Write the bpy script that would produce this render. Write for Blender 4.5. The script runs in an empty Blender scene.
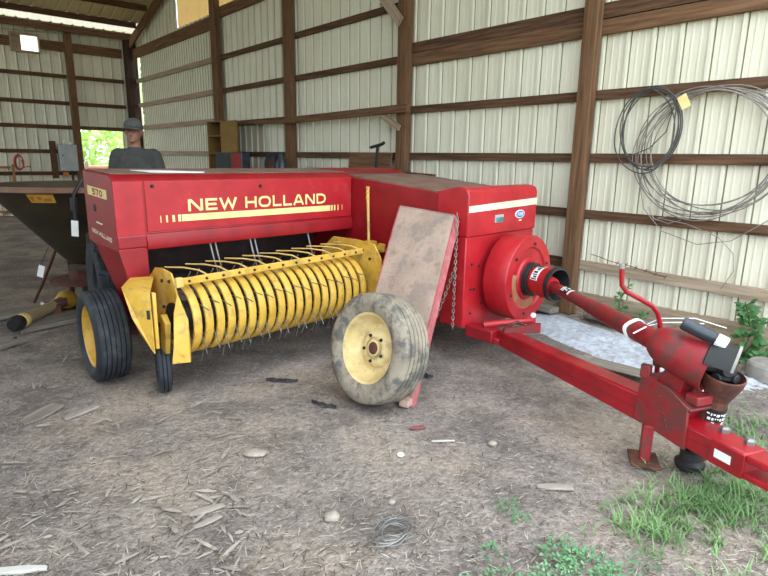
import bpy, bmesh, math, random
from mathutils import Vector, Matrix, noise
random.seed(7)
C = bpy.context.scene.collection
SC = bpy.context.scene
PI = math.pi
R = math.radians

# ------------------------------------------------------------------ mesh helpers
class M:
    def __init__(s): s.v = []; s.f = []
    def add(s, vs, fs):
        o = len(s.v); s.v += [Vector(p) for p in vs]; s.f += [[i + o for i in f] for f in fs]; return s
    def quad(s, a, b, c, d): return s.add([a, b, c, d], [[0, 1, 2, 3]])
    def box(s, c, size, rot=None):
        c = Vector(c); hx, hy, hz = [k / 2 for k in size]
        vs = [Vector((x, y, z)) for x in (-hx, hx) for y in (-hy, hy) for z in (-hz, hz)]
        if rot is not None: vs = [rot @ p for p in vs]
        return s.add([p + c for p in vs], [[0, 1, 3, 2], [4, 6, 7, 5], [0, 4, 5, 1], [2, 3, 7, 6], [0, 2, 6, 4], [1, 5, 7, 3]])
    def hexa(s, bot, top):
        return s.add(list(bot) + list(top), [[3, 2, 1, 0], [4, 5, 6, 7]] + [[i, (i + 1) % 4, 4 + (i + 1) % 4, 4 + i] for i in range(4)])
    def prism(s, poly, fn, a, b):
        n = len(poly)
        vs = [fn(x, y, a) for x, y in poly] + [fn(x, y, b) for x, y in poly]
        return s.add(vs, [list(range(n))[::-1], list(range(n, 2 * n))] + [[i, (i + 1) % n, n + (i + 1) % n, n + i] for i in range(n)])
    def tube(s, pts, r, seg=8, closed=False, cap=True):
        pts = [Vector(p) for p in pts]; n = len(pts)
        rs = r if isinstance(r, (list, tuple)) else [r] * n
        up = None; rings = []
        for i, p in enumerate(pts):
            if closed: t = pts[(i + 1) % n] - pts[i - 1]
            else: t = pts[min(i + 1, n - 1)] - pts[max(i - 1, 0)]
            t.normalize()
            if up is None:
                up = Vector((0, 0, 1)) if abs(t.z) < .9 else Vector((1, 0, 0))
            a = t.cross(up)
            if a.length < 1e-6: a = t.orthogonal()
            a.normalize(); up = a.cross(t).normalized()
            rings.append([p + (a * math.cos(2 * PI * k / seg) + up * math.sin(2 * PI * k / seg)) * rs[i] for k in range(seg)])
        vs = [q for rg in rings for q in rg]; fs = []
        for i in range(n if closed else n - 1):
            j = (i + 1) % n
            for k in range(seg):
                fs.append([i * seg + k, i * seg + (k + 1) % seg, j * seg + (k + 1) % seg, j * seg + k])
        if cap and not closed:
            fs.append(list(range(seg))[::-1]); fs.append([(n - 1) * seg + k for k in range(seg)])
        return s.add(vs, fs)
    def lathe(s, prof, o=(0, 0, 0), axis=(0, 0, 1), seg=32, a0=0, a1=2 * PI, cap=False):
        o = Vector(o); ax = Vector(axis).normalized(); x = ax.orthogonal().normalized(); y = ax.cross(x)
        full = abs(a1 - a0 - 2 * PI) < 1e-6; ns = seg if full else seg + 1
        vs = []
        for r, h in prof:
            for k in range(ns):
                t = a0 + (a1 - a0) * k / seg
                vs.append(o + ax * h + (x * math.cos(t) + y * math.sin(t)) * r)
        fs = []
        for i in range(len(prof) - 1):
            for k in range(seg):
                k2 = (k + 1) % ns
                fs.append([i * ns + k, i * ns + k2, (i + 1) * ns + k2, (i + 1) * ns + k])
        if cap:
            fs.append(list(range(ns))[::-1]); fs.append([(len(prof) - 1) * ns + k for k in range(ns)])
        return s.add(vs, fs)
    def ball(s, c, r, sc=(1, 1, 1), seg=12, rings=8):
        vs = []; c = Vector(c)
        for i in range(rings + 1):
            t = PI * i / rings
            for k in range(seg):
                p = 2 * PI * k / seg
                vs.append(c + Vector((math.sin(t) * math.cos(p) * sc[0], math.sin(t) * math.sin(p) * sc[1], math.cos(t) * sc[2])) * r)
        fs = [[i * seg + k, i * seg + (k + 1) % seg, (i + 1) * seg + (k + 1) % seg, (i + 1) * seg + k] for i in range(rings) for k in range(seg)]
        return s.add(vs, fs)

def obj(name, m, mat, parent=None, smooth=35, bevel=0, recalc=True):
    me = bpy.data.meshes.new(name)
    me.from_pydata([tuple(p) for p in m.v], [], m.f)
    if recalc:
        bm = bmesh.new(); bm.from_mesh(me)
        bmesh.ops.remove_doubles(bm, verts=bm.verts, dist=1e-5)
        bmesh.ops.recalc_face_normals(bm, faces=bm.faces)
        bm.to_mesh(me); bm.free()
    if smooth:
        me.polygons.foreach_set('use_smooth', [True] * len(me.polygons))
        me.set_sharp_from_angle(angle=R(smooth))
    me.materials.append(mat)
    o = bpy.data.objects.new(name, me); C.objects.link(o)
    if parent: o.parent = parent
    if bevel:
        b = o.modifiers.new('bevel', 'BEVEL'); b.width = bevel; b.segments = 2; b.limit_method = 'ANGLE'; b.angle_limit = R(40)
    return o
def tag(o, label, cat, group=None):
    o['label'] = label; o['category'] = cat
    if group: o['group'] = group
    return o
def thing(name, label, cat, loc=(0, 0, 0), rotz=0, group=None):
    o = bpy.data.objects.new(name, None); C.objects.link(o)
    o.location = loc; o.rotation_euler = (0, 0, rotz); o.empty_display_size = .1
    return tag(o, label, cat, group)
def struct(o): o['kind'] = 'structure'; return o
def stuff(o): o['kind'] = 'stuff'; return o

# ------------------------------------------------------------------ materials
def hexc(h):
    c = [int(h[i:i + 2], 16) / 255 for i in (0, 2, 4)]
    return tuple(((x / 12.92) if x <= .04045 else ((x + .055) / 1.055) ** 2.4) for x in c) + (1,)
def mat(name, base, dark=None, light=None, rough=.5, metal=0, scale=6, stretch=(1, 1, 1), thr=(.4, .65), dirt=None, dirt_amt=.5, dirt_scale=3, bump=0, bscale=60, spec=.5, coat=0):
    m = bpy.data.materials.new(name); m.use_nodes = True
    nt = m.node_tree; N = nt.nodes; Lk = nt.links
    b = N['Principled BSDF']; b.inputs['Roughness'].default_value = rough; b.inputs['Metallic'].default_value = metal
    b.inputs['Specular IOR Level'].default_value = spec
    if coat: b.inputs['Coat Weight'].default_value = coat; b.inputs['Coat Roughness'].default_value = .15
    tc = N.new('ShaderNodeTexCoord'); mp = N.new('ShaderNodeMapping'); mp.inputs['Scale'].default_value = stretch
    Lk.new(tc.outputs['Object'], mp.inputs['Vector'])
    base = hexc(base); dark = hexc(dark) if dark else tuple(x * .8 for x in base[:3]) + (1,)
    light = hexc(light) if light else base
    n = N.new('ShaderNodeTexNoise'); n.inputs['Scale'].default_value = scale; n.inputs['Detail'].default_value = 6; n.inputs['Roughness'].default_value = .6
    Lk.new(mp.outputs[0], n.inputs['Vector'])
    cr = N.new('ShaderNodeValToRGB'); e = cr.color_ramp.elements
    e[0].position = thr[0] - .1; e[0].color = dark; e[1].position = thr[1] + .1; e[1].color = light
    x = e.new((thr[0] + thr[1]) / 2); x.color = base
    Lk.new(n.outputs['Fac'], cr.inputs['Fac']); col = cr.outputs['Color']
    if dirt:
        n2 = N.new('ShaderNodeTexNoise'); n2.inputs['Scale'].default_value = dirt_scale; n2.inputs['Detail'].default_value = 8; n2.inputs['Roughness'].default_value = .7
        Lk.new(tc.outputs['Object'], n2.inputs['Vector'])
        r2 = N.new('ShaderNodeValToRGB'); r2.color_ramp.elements[0].position = .60 - .17 * dirt_amt; r2.color_ramp.elements[1].position = .70 - .17 * dirt_amt
        r2.color_ramp.elements[0].color = (0, 0, 0, 1); r2.color_ramp.elements[1].color = (dirt_amt,) * 3 + (1,)
        Lk.new(n2.outputs['Fac'], r2.inputs['Fac'])
        mx = N.new('ShaderNodeMix'); mx.data_type = 'RGBA'
        Lk.new(r2.outputs['Color'], mx.inputs[0]); Lk.new(col, mx.inputs[6]); mx.inputs[7].default_value = hexc(dirt); col = mx.outputs[2]
    Lk.new(col, b.inputs['Base Color'])
    if bump:
        n3 = N.new('ShaderNodeTexNoise'); n3.inputs['Scale'].default_value = bscale; n3.inputs['Detail'].default_value = 5
        Lk.new(mp.outputs[0], n3.inputs['Vector'])
        bp = N.new('ShaderNodeBump'); bp.inputs['Strength'].default_value = bump; bp.inputs['Distance'].default_value = .01
        Lk.new(n3.outputs['Fac'], bp.inputs['Height']); Lk.new(bp.outputs[0], b.inputs['Normal'])
    return m
RED = mat('red_paint', '8c0f18', '790a12', '98161e', rough=.42, dirt='7a3a34', dirt_amt=.25, dirt_scale=4)  # darkened red; shade of faces turned from the light is in the colour
TONG = mat('tongue_red_paint', '98121d', '7d0e17', 'a81c26', rough=.32, scale=5, dirt='5a2a26', dirt_amt=.35, dirt_scale=8)
REDF = mat('lit_faded_red_paint', 'a81a22', '97141b', 'b4232b', rough=.42, dirt='a0605a', dirt_amt=.18)  # faded red, brightened so the colour carries light on the front faces
REDW = mat('worn_red_paint', '95131d', '6c1118', 'a31b25', rough=.5, scale=9, dirt='55302a', dirt_amt=.85, dirt_scale=9)
REDD = mat('dark_red_paint', '8e111c', '780e17', '98141f', rough=.5, dirt='5d3a33', dirt_amt=.3)
RUST = mat('rusty_steel', '5b3226', '3a221c', '7a4630', rough=.85, scale=14, bump=.3)
YEL = mat('yellow_paint', 'cfa23e', 'c0932f', 'd8b055', rough=.5, dirt='8a7040', dirt_amt=.5, dirt_scale=11)
YELD = mat('dusty_yellow_paint', 'd2b065', 'bf9b50', 'dec282', rough=.65, dirt='9a8762', dirt_amt=.6, dirt_scale=9)
RIMC = mat('cream_rim', 'd8c088', 'c4a96c', 'e2cf9f', rough=.7, dirt='a08c68', dirt_amt=.6, dirt_scale=8)
CREAM = mat('cream_decal', 'e6d08e', 'dcc47e', 'edda9f', rough=.5)
CREAMW = mat('pale_cream_decal', 'e6dab6', 'ddd0a8', 'eee5c8', rough=.5)
RUB = mat('black_rubber', '22262c', '191c21', '31363d', rough=.7, dirt='565350', dirt_amt=.4, dirt_scale=12)
RUBD = mat('dusty_rubber', '8f8371', '6d655a', 'a29583', rough=.95, scale=6, thr=(.35, .6), dirt='4d4c4a', dirt_amt=.8, dirt_scale=7, bump=.4)
BLK = mat('black_metal', '1c1b1b', '121212', '2b2a29', rough=.6, dirt='4b4138', dirt_amt=.35)
STEEL = mat('grey_steel', '8b8a86', '6e6c69', 'a3a19c', rough=.45, metal=.7, dirt='6e5b49', dirt_amt=.4)
CHAINM = mat('chain_steel', '8d8076', '6f6158', 'a89b90', rough=.6, metal=.5)
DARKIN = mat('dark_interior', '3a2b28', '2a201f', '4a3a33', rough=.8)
DUST = mat('dusty_top', '7a5b4b', '6d4438', '85705c', rough=.9, scale=5, bump=.2)
WOODP = mat('post_wood', '6f5139', '4e3826', '846349', rough=.85, scale=2.2, stretch=(1, 16, 16), bump=.5, bscale=6, spec=.2)
WOODG = mat('girt_wood', '5b422f', '3b2a1e', '745641', rough=.85, scale=2.2, stretch=(1, 18, 18), bump=.5, bscale=6, spec=.2)
WOODL = mat('pale_wood', '9d8a72', '82715c', 'b3a18a', rough=.85, scale=2.2, stretch=(1, 16, 16), bump=.4, bscale=6, spec=.2)
WOODK = mat('pinkish_wood', 'a08a78', '8a7262', 'ae9a88', rough=.85, scale=2.2, stretch=(1, 16, 16), bump=.4, bscale=6, spec=.2)
WOODY = mat('yellow_plywood', '846638', '75592f', '917244', rough=.8, scale=1.5, stretch=(1, 1, 2), spec=.2)
WOODGR = mat('grey_weathered_wood', '7d7468', '625a50', '958c7f', rough=.9, scale=2.5, stretch=(1, 14, 14), bump=.5, bscale=8, spec=.2)
SHEET = mat('cream_sheet_metal', 'dcd6bf', 'd4ceb5', 'e2ddc9', rough=.5, scale=.8, dirt='b5b29f', dirt_amt=.2, dirt_scale=2, spec=.3)
RIBSHADE = mat('rib_line_shade', '7d7a68', '6c6958', '8c8977', rough=.8)  # groove shade put into the colour as dark lines along the ribs
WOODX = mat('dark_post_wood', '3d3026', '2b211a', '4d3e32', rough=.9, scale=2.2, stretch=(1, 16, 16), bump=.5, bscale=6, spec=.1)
SHEETB = mat('roof_sheet_metal', 'c9b58c', 'b9a67e', 'd6c49c', rough=.6, scale=1, spec=.3)
CONC = mat('grey_concrete', '8e897f', '77736b', 'a09b90', rough=.95, scale=10, bump=.4)
STONE = mat('pale_stone', '94887a', '786e63', 'ab9f91', rough=.95, scale=14, bump=.4)
WHITEP = mat('white_plastic', 'e9e8e4', 'dddcd6', 'f1f0ee', rough=.45)
DKPL = mat('dark_plastic', '2c3036', '1f2226', '41474f', rough=.35)
GREYB = mat('grey_enamel', 'a5a8a6', '989b99', 'b1b3b1', rough=.5)
GALV = mat('pale_wire', '8a827a', '6f6761', '9f978e', rough=.55, metal=.3)
DKWIRE = mat('dark_wire', '4c4a46', '3a3834', '5e5b55', rough=.6)
BLUE = mat('blue_badge', '2468c4', '1f5cb0', '2f78d6', rough=.3)
TEAL = mat('teal_badge', '4b7d7a', '2a4448', '7ba79a', rough=.3, scale=30)
LIME = mat('pale_lime', 'adb1b8', '8d8f93', 'c6cad1', rough=1, scale=22, thr=(.3, .55), dirt='8f877c', dirt_amt=.5, dirt_scale=16, bump=.9, bscale=45, spec=.1)
GRASSM = mat('grass_green', '6f8f58', '516f40', '8fa873', rough=.7, scale=3, spec=.3)
WEEDM = mat('weed_green', '5c8a5c', '456f46', '7aa576', rough=.7, scale=3, spec=.3)
LEAFM = mat('leaf_green', '3f6a35', '2c5226', '5b8748', rough=.6, scale=3)
TREEM = mat('tree_leaf', 'b7d27a', '98bb5c', 'd2e79d', rough=.7, scale=2)
STRAW1 = mat('light_straw', 'b9ae9e', 'a39786', 'cdc3b4', rough=.9, scale=5, spec=.2)
STRAW2 = mat('grey_straw', '8a7d6f', '72675b', '9f9284', rough=.9, scale=5, spec=.2)
STRAW3 = mat('dark_straw', '5a4d43', '463c35', '6d5f54', rough=.9, scale=5, spec=.2)
CHIPM = mat('grey_wood_chip', '978d81', '7d746a', 'ada396', rough=.9, scale=8, spec=.2)
PINKW = mat('worn_pink_board', 'b09887', '8d7a6b', 'c0a796', rough=.9, scale=9, thr=(.38, .6), dirt='7d6f65', dirt_amt=.7, dirt_scale=4.5, bump=.4)
PINKE = mat('worn_pink_edge', 'b35a5e', 'a04a4c', 'c08078', rough=.8, scale=14, dirt='8a6f64', dirt_amt=.5, dirt_scale=10)
BROWN = mat('brown_hopper', '3f3524', '30281b', '4d422e', rough=.7, scale=4, dirt='3a2a20', dirt_amt=.5)
ORANGE = mat('orange_plastic', 'c46a2c', 'b05a22', 'd27a3a', rough=.6)
REDC = mat('red_hose', 'b24a34', '9c3c2a', 'bf5a42', rough=.6)
SKIN = mat('skin', '9c6a52', '8e5e48', 'a87660', rough=.6, scale=8)
SHIRT = mat('charcoal_shirt', '484844', '40403c', '51514d', rough=.95, scale=20, bump=.2)
CAPM = mat('grey_cap', '56544f', '4a4844', '64625c', rough=.95, scale=25)
JEANS = mat('blue_jeans', '38445a', '2f3a4e', '445066', rough=.95, scale=20)
PAPER = mat('white_paper', 'e6e4de', 'dcdad3', 'efede8', rough=.7)

def translucent(name, col, fac=.75):
    m = bpy.data.materials.new(name); m.use_nodes = True; nt = m.node_tree; N = nt.nodes; Lk = nt.links
    for n in list(N): N.remove(n)
    o = N.new('ShaderNodeOutputMaterial'); t = N.new('ShaderNodeBsdfTranslucent'); d = N.new('ShaderNodeBsdfDiffuse'); mx = N.new('ShaderNodeMixShader')
    nz = N.new('ShaderNodeTexNoise'); nz.inputs['Scale'].default_value = 4; tc = N.new('ShaderNodeTexCoord'); Lk.new(tc.outputs['Object'], nz.inputs['Vector'])
    cr = N.new('ShaderNodeValToRGB'); c = hexc(col); cr.color_ramp.elements[0].color = tuple(x * .85 for x in c[:3]) + (1,); cr.color_ramp.elements[1].color = c
    Lk.new(nz.outputs['Fac'], cr.inputs['Fac'])
    Lk.new(cr.outputs[0], t.inputs['Color']); Lk.new(cr.outputs[0], d.inputs['Color'])
    mx.inputs[0].default_value = fac; Lk.new(d.outputs[0], mx.inputs[1]); Lk.new(t.outputs[0], mx.inputs[2]); Lk.new(mx.outputs[0], o.inputs['Surface'])
    return m
SKYL = translucent('amber_skylight', 'ab8a55', .45)
SKYW = translucent('white_skylight', 'fffaf0', .95)

# dirt floor
def dirt_mat():
    m = bpy.data.materials.new('dirt_floor'); m.use_nodes = True; nt = m.node_tree; N = nt.nodes; Lk = nt.links
    b = N['Principled BSDF']; b.inputs['Roughness'].default_value = .97; b.inputs['Specular IOR Level'].default_value = .1
    tc = N.new('ShaderNodeTexCoord')
    def nz(scale, detail=8, rough=.65, dist=0):
        n = N.new('ShaderNodeTexNoise'); n.inputs['Scale'].default_value = scale; n.inputs['Detail'].default_value = detail
        n.inputs['Roughness'].default_value = rough; n.inputs['Distortion'].default_value = dist
        Lk.new(tc.outputs['Object'], n.inputs['Vector']); return n.outputs['Fac']
    def ramp(f, stops):
        r = N.new('ShaderNodeValToRGB'); e = r.color_ramp.elements
        e[0].position, e[0].color = stops[0][0], hexc(stops[0][1]); e[1].position, e[1].color = stops[-1][0], hexc(stops[-1][1])
        for p, c in stops[1:-1]: x = e.new(p); x.color = hexc(c)
        Lk.new(f, r.inputs['Fac']); return r.outputs['Color']
    def mix(f, a, c, mode='MIX'):
        x = N.new('ShaderNodeMix'); x.data_type = 'RGBA'; x.blend_type = mode
        if isinstance(f, float): x.inputs[0].default_value = f
        else: Lk.new(f, x.inputs[0])
        Lk.new(a, x.inputs[6]); Lk.new(c, x.inputs[7]); return x.outputs[2]
    broad = ramp(nz(1.1, 5, .6, .4), [(.36, '625a56'), (.5, '96897f'), (.62, 'b7a38d')])
    fine = ramp(nz(38, 8, .75, .6), [(.32, '453d38'), (.5, '93887f'), (.68, 'cfc5ba')])
    col = mix(.5, broad, fine)
    mask = ramp(nz(1.7, 4), [(.52, '000000'), (.66, 'b0b0b0')])
    col = mix(mask, col, ramp(nz(12), [(.35, '95887e'), (.7, 'b6a89b')]))
    col = mix(ramp(nz(2.6, 6, .7), [(.40, 'c8c8c8'), (.52, '000000')]), col, ramp(nz(60), [(.3, '4a4240'), (.7, '7f756e')]))
    Lk.new(col, b.inputs['Base Color'])
    ad = N.new('ShaderNodeMath'); ad.operation = 'ADD'; Lk.new(nz(50, 6), ad.inputs[0]); Lk.new(nz(9, 6), ad.inputs[1])
    bp = N.new('ShaderNodeBump'); bp.inputs['Strength'].default_value = .9; bp.inputs['Distance'].default_value = .025
    Lk.new(ad.outputs[0], bp.inputs['Height']); Lk.new(bp.outputs[0], b.inputs['Normal'])
    return m
DIRT = dirt_mat()
OUTG = mat('outdoor_ground', '8c8a60', '72784c', 'a39c78', rough=1, scale=1.2, bump=.5, bscale=20, spec=.1)

# ------------------------------------------------------------------ camera
Hc = 1.5; F = 560.0
nd = Vector((345 - 384, 2700 - 288, F)).normalized()          # world down in camera axes (right, down, forward)
upc = -nd; fw = Vector((0, 0, 1)); Yc = (fw - upc * fw.dot(upc)).normalized(); Xc = Yc.cross(upc)
if Xc.x < 0: Xc = -Xc
cam_d = bpy.data.cameras.new('camera'); cam = bpy.data.objects.new('camera', cam_d); C.objects.link(cam)
right = Vector((Xc[0], Yc[0], upc[0])); down = Vector((Xc[1], Yc[1], upc[1])); fwd = Vector((Xc[2], Yc[2], upc[2]))
mw = Matrix((( right[0], -down[0], -fwd[0], 0), (right[1], -down[1], -fwd[1], 0), (right[2], -down[2], -fwd[2], Hc), (0, 0, 0, 1)))
cam.matrix_world = mw
cam_d.sensor_width = 36; cam_d.lens = 36 * F / 768; cam_d.clip_end = 300; cam_d.clip_start = .05
SC.camera = cam

# ------------------------------------------------------------------ barn frame
A = R(-40.5)
D = Vector((math.sin(A), math.cos(A), 0)); Nn = Vector((D.y, -D.x, 0))
BASE = Vector((1.845, 5.436, 0))
def W(s, t, z): return BASE + D * s + Nn * t + Vector((0, 0, z))
def scal(s, z, t):                       # keeps measured proportions when a piece lies t behind the post fronts
    k = (4.934 + t) / 4.934
    return (-2.93 + (s + 2.93) * k, 1.5 + (z - 1.5) * k)
SMAX = 13.15; SEND = -4.2
ncount = {'trim': 0, 'window': 0}
def nm(kind): ncount[kind] += 1; return '%s_%d' % (kind, ncount[kind])

def board(name, p0, p1, width, thick, side, material, parent=None, bevel=.004):
    """a plank from p0 to p1 (centre line); width along 'side' direction, thick across; local X = length"""
    p0 = Vector(p0); p1 = Vector(p1); x = (p1 - p0); L = x.length; x.normalize()
    s = Vector(side); s = (s - x * s.dot(x)).normalized(); t = x.cross(s)
    m = M(); m.box((L / 2, 0, 0), (L, width, thick))
    o = obj(name, m, material, parent, smooth=0, bevel=bevel)
    o.matrix_local = Matrix(((x[0], s[0], t[0], p0[0]), (x[1], s[1], t[1], p0[1]), (x[2], s[2], t[2], p0[2]), (0, 0, 0, 1)))
    return o
UP = Vector((0, 0, 1))

# corrugated wall: profile along its length, cut by openings (a0,a1,z0,z1)
def corr_wall(name, origin, along, out, length, ztop, holes=(), pitch=.23, material=SHEET, z0=0.0):
    xs = [0]; prof = []
    x = 0
    while x < length:
        for dx, h in ((0, 0), (.006, .006), (.012, 0), (.016, -.026), (.040, -.026), (.050, 0), (.100, 0), (.106, -.0035), (.118, -.0035), (.124, 0), (.166, 0), (.172, -.0035), (.184, -.0035), (.190, 0)) if pitch > .2 else ((0, 0), (.03, -.004), (.06, 0), (.085, -.002), (.092, -.020), (.118, -.020), (.125, -.002)):
            if x + dx < length: prof.append((x + dx, h))
        x += pitch
    prof.append((length, 0))
    cuts = sorted(set([h[0] for h in holes] + [h[1] for h in holes]))
    for c in cuts:
        for i in range(len(prof) - 1):
            if prof[i][0] < c - 1e-4 and prof[i + 1][0] > c + 1e-4:
                k = (c - prof[i][0]) / (prof[i + 1][0] - prof[i][0]); prof.insert(i + 1, (c, prof[i][1] * (1 - k) + prof[i + 1][1] * k)); break
    m = M(); al = Vector(along); ou = Vector(out); og = Vector(origin); rib_shade = []
    zt = ztop if callable(ztop) else (lambda a: ztop)
    for (a, ha), (b, hb) in zip(prof, prof[1:]):
        mid = (a + b) / 2
        spans = [(z0, None)]
        hs = sorted([h for h in holes if h[0] - 1e-4 <= mid <= h[1] + 1e-4], key=lambda h: h[2])
        zcur = z0; spans = []
        for h in hs:
            if h[2] > zcur: spans.append((zcur, h[2]))
            zcur = h[3]
        spans.append((zcur, None))
        for lo, hi in spans:
            P = lambda q, hh, z: og + al * q + ou * hh + Vector((0, 0, z))
            m.quad(P(a, ha, lo), P(b, hb, lo), P(b, hb, hi if hi is not None else zt(b)), P(a, ha, hi if hi is not None else zt(a)))
            xm = mid % pitch; rib_shade.append(1 if (xm < .012 if pitch > .2 else (.09 < xm < .12)) else 0)
    o = obj(name, m, material, smooth=0, recalc=False); o.data.materials.append(RIBSHADE)
    for p, k in zip(o.data.polygons, rib_shade): p.material_index = k
    return struct(o)

RIDGE = 5.2
def roofz(s):
    return 4.42 + .28 * (SMAX - s) if s > RIDGE else 4.42 + .28 * (SMAX - RIDGE) - .28 * (RIDGE - s)
TW = .16
# gable wall with holes for the amber panels and the light slot beside the corner
corr_wall('wall_right', W(SEND, TW, 0), D, Nn, SMAX - SEND + .15, lambda a: roofz(a + SEND) - .02,
          holes=[(8.2 - SEND, 12.83 - SEND, 0, 3.9), (8.42 - SEND, 10.15 - SEND, 4.2, 4.95), (6.9 - SEND, 8.2 - SEND, 4.26, 4.95), (12.83 - SEND, 12.99 - SEND, 2.1, 3.95)])
for a0, a1, zz in ((8.42, 10.15, 4.2), (6.9, 8.2, 4.26)):
    w = nm('window'); m = M(); s0 = a0
    while s0 < a1:
        m.quad(W(s0, TW + .01, zz), W(min(s0 + .06, a1), TW + .025, zz), W(min(s0 + .06, a1), TW + .025, 4.95), W(s0, TW + .01, 4.95)); 
        m.quad(W(min(s0 + .06, a1), TW + .025, zz), W(min(s0 + .12, a1), TW + .01, zz), W(min(s0 + .12, a1), TW + .01, 4.95), W(min(s0 + .06, a1), TW + .025, 4.95)); s0 += .12
    struct(obj(w, m, SKYL, smooth=0, recalc=False))
struct(corr_wall('door_1', W(8.15, TW + .01, 0), D, Nn, 4.68, 3.92, pitch=.132))
# eave wall on the left (far end)
LW = lambda t, q, z: W(SMAX, 0, 0) - Nn * t + D * q + Vector((0, 0, z))
WIN = (2.02, 2.56, 3.82, 4.16)
corr_wall('wall_left', LW(-.3, .14, 0), -Nn, D, 13.3, 4.5, holes=[(.58, 1.6, 0, 2.16), (WIN[0] + .3, WIN[1] + .3, WIN[2], WIN[3])])
w1 = nm('window')
m = M()
for a, b, c, d in ((WIN[0] - .03, WIN[1] + .03, WIN[2] - .04, WIN[2]), (WIN[0] - .03, WIN[1] + .03, WIN[3], WIN[3] + .04), (WIN[0] - .03, WIN[0], WIN[2], WIN[3]), (WIN[1], WIN[1] + .03, WIN[2], WIN[3])):
    m.hexa([LW(a, .02, c), LW(b, .02, c), LW(b, .14, c), LW(a, .14, c)], [LW(a, .02, d), LW(b, .02, d), LW(b, .14, d), LW(a, .14, d)])
fr = struct(obj(w1, m, WOODL, smooth=0))
m = M(); m.quad(LW(WIN[0], .13, WIN[2]), LW(2.36, .13, WIN[2]), LW(2.36, .13, WIN[3]), LW(WIN[0], .13, WIN[3])); obj('pane', m, SKYW, fr, smooth=0, recalc=False)
m = M(); m.quad(LW(2.36, .10, WIN[2]), LW(WIN[1], .10, WIN[2]), LW(WIN[1], .10, WIN[3]), LW(2.36, .10, WIN[3])); obj('shutter_panel', m, WOODK, fr, smooth=0, recalc=False)
# unseen far wall left of the picture, cut short to let side light in
WID = 12.6
corr_wall('wall_back', W(SEND + 1.5, -WID, 0), D, -Nn, 8.2, lambda a: roofz(a + SEND + 1.5) - .02)

corr_wall('wall_light_blocker', W(-1.6, -WID, 0), Nn, -D, 6.2, roofz(-1.6) - .02)  # unseen wall added to block light from the front left
# roof: two corrugated slopes, purlins under them
def roof(name, sa, sb, material, ta=-WID, tb=.3):
    m = M(); t = ta
    while t < tb:
        for x0, h0, x1, h1 in ((0, 0, .02, .02), (.02, .02, .05, .02), (.05, .02, .07, 0), (.07, 0, .23, 0)):
            a0 = min(t + x0, tb); a1 = min(t + x1, tb)
            m.quad(W(sa, a0, roofz(sa) + h0), W(sa, a1, roofz(sa) + h1), W(sb, a1, roofz(sb) + h1), W(sb, a0, roofz(sb) + h0))
        t += .23
    return struct(obj(name, m, material, smooth=0, recalc=False))
EAVE = translucent('added_eave_glow', 'e9dfc6', .22)  # translucent strip added in place of roof sheet lit through the eave gap
roof('ceiling', 12.40, RIDGE, SHEETB)
roof('ceiling_added_glow_strip', 12.95, 12.40, EAVE)
roof('ceiling_eave_edge', SMAX + .3, 12.95, SHEETB)
roof('ceiling_front', RIDGE, -1.2, SHEETB)
for i, s in enumerate((13.02, 12.35, 11.5, 10.6, 9.7, 8.8, 7.9, 7.0, 6.1)):
    z = roofz(s) - .08
    struct(board(nm('trim'), W(s, -WID, z), W(s, -.02, z), .13, .045, UP, WOODG))
# rafter along the gable wall
struct(board(nm('trim'), W(13.1, .02, roofz(13.1) - .2), W(5.2, .02, roofz(5.2) - .2), .22, .05, UP, WOODP))
# conduit pipe under the eave at the far wall
m = M(); m.tube([LW(0.25 + .15 * i, .0, 4.36 - .008 * i + .0) for i in range(24)], .014, 6); struct(obj(nm('trim'), m, GREYB))

# posts on the right wall
def post(sa, sb, t0, t1, ztop, label, name='timber_post', material=WOODP):
    c = W((sa + sb) / 2, (t0 + t1) / 2, 0)
    m = M(); m.box((0, 0, 0), (ztop, sb - sa, t1 - t0)); 
    for v in m.v: v.x += ztop / 2
    o = obj(name, m, material, smooth=0, bevel=.006)
    o.matrix_world = Matrix.Translation(c) @ Matrix(((0, D.x, Nn.x, 0), (0, D.y, Nn.y, 0), (1, 0, 0, 0), (0, 0, 0, 1)))
    return tag(o, label, 'post', 'timber posts of the barn')
post(-.03, .11, 0, .10, roofz(0) - .1, 'dark timber post standing on the ground right of the red flywheel')
post(2.49, 2.66, 0, .10, roofz(2.4) - .1, 'timber wall post rising behind the red hood, just right of the shelf end')
post(5.22, 5.42, 0, .10, roofz(5.3) - .1, 'timber wall post behind the long shelf beam, middle of the back bays')
post(7.88, 8.14, .0, .10, roofz(8) - .1, 'wide timber post right behind the open yellow plywood cabinet')
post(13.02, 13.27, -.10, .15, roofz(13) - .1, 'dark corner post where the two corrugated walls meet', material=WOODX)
def lpost(t, w, label):
    m = M(); h = 4.4; m.box((h / 2, 0, 0), (h, w, .12)); o = obj('timber_post', m, WOODP, smooth=0, bevel=.006)
    o.matrix_world = Matrix.Translation(LW(t, .0, 0)) @ Matrix(((0, Nn.x, D.x, 0), (0, Nn.y, D.y, 0), (1, 0, 0, 0), (0, 0, 0, 1)))
    return tag(o, label, 'post', 'timber posts of the barn')
lpost(1.40, .16, 'timber post at the left edge of the bright doorway, beside the grey electrical box')

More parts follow.
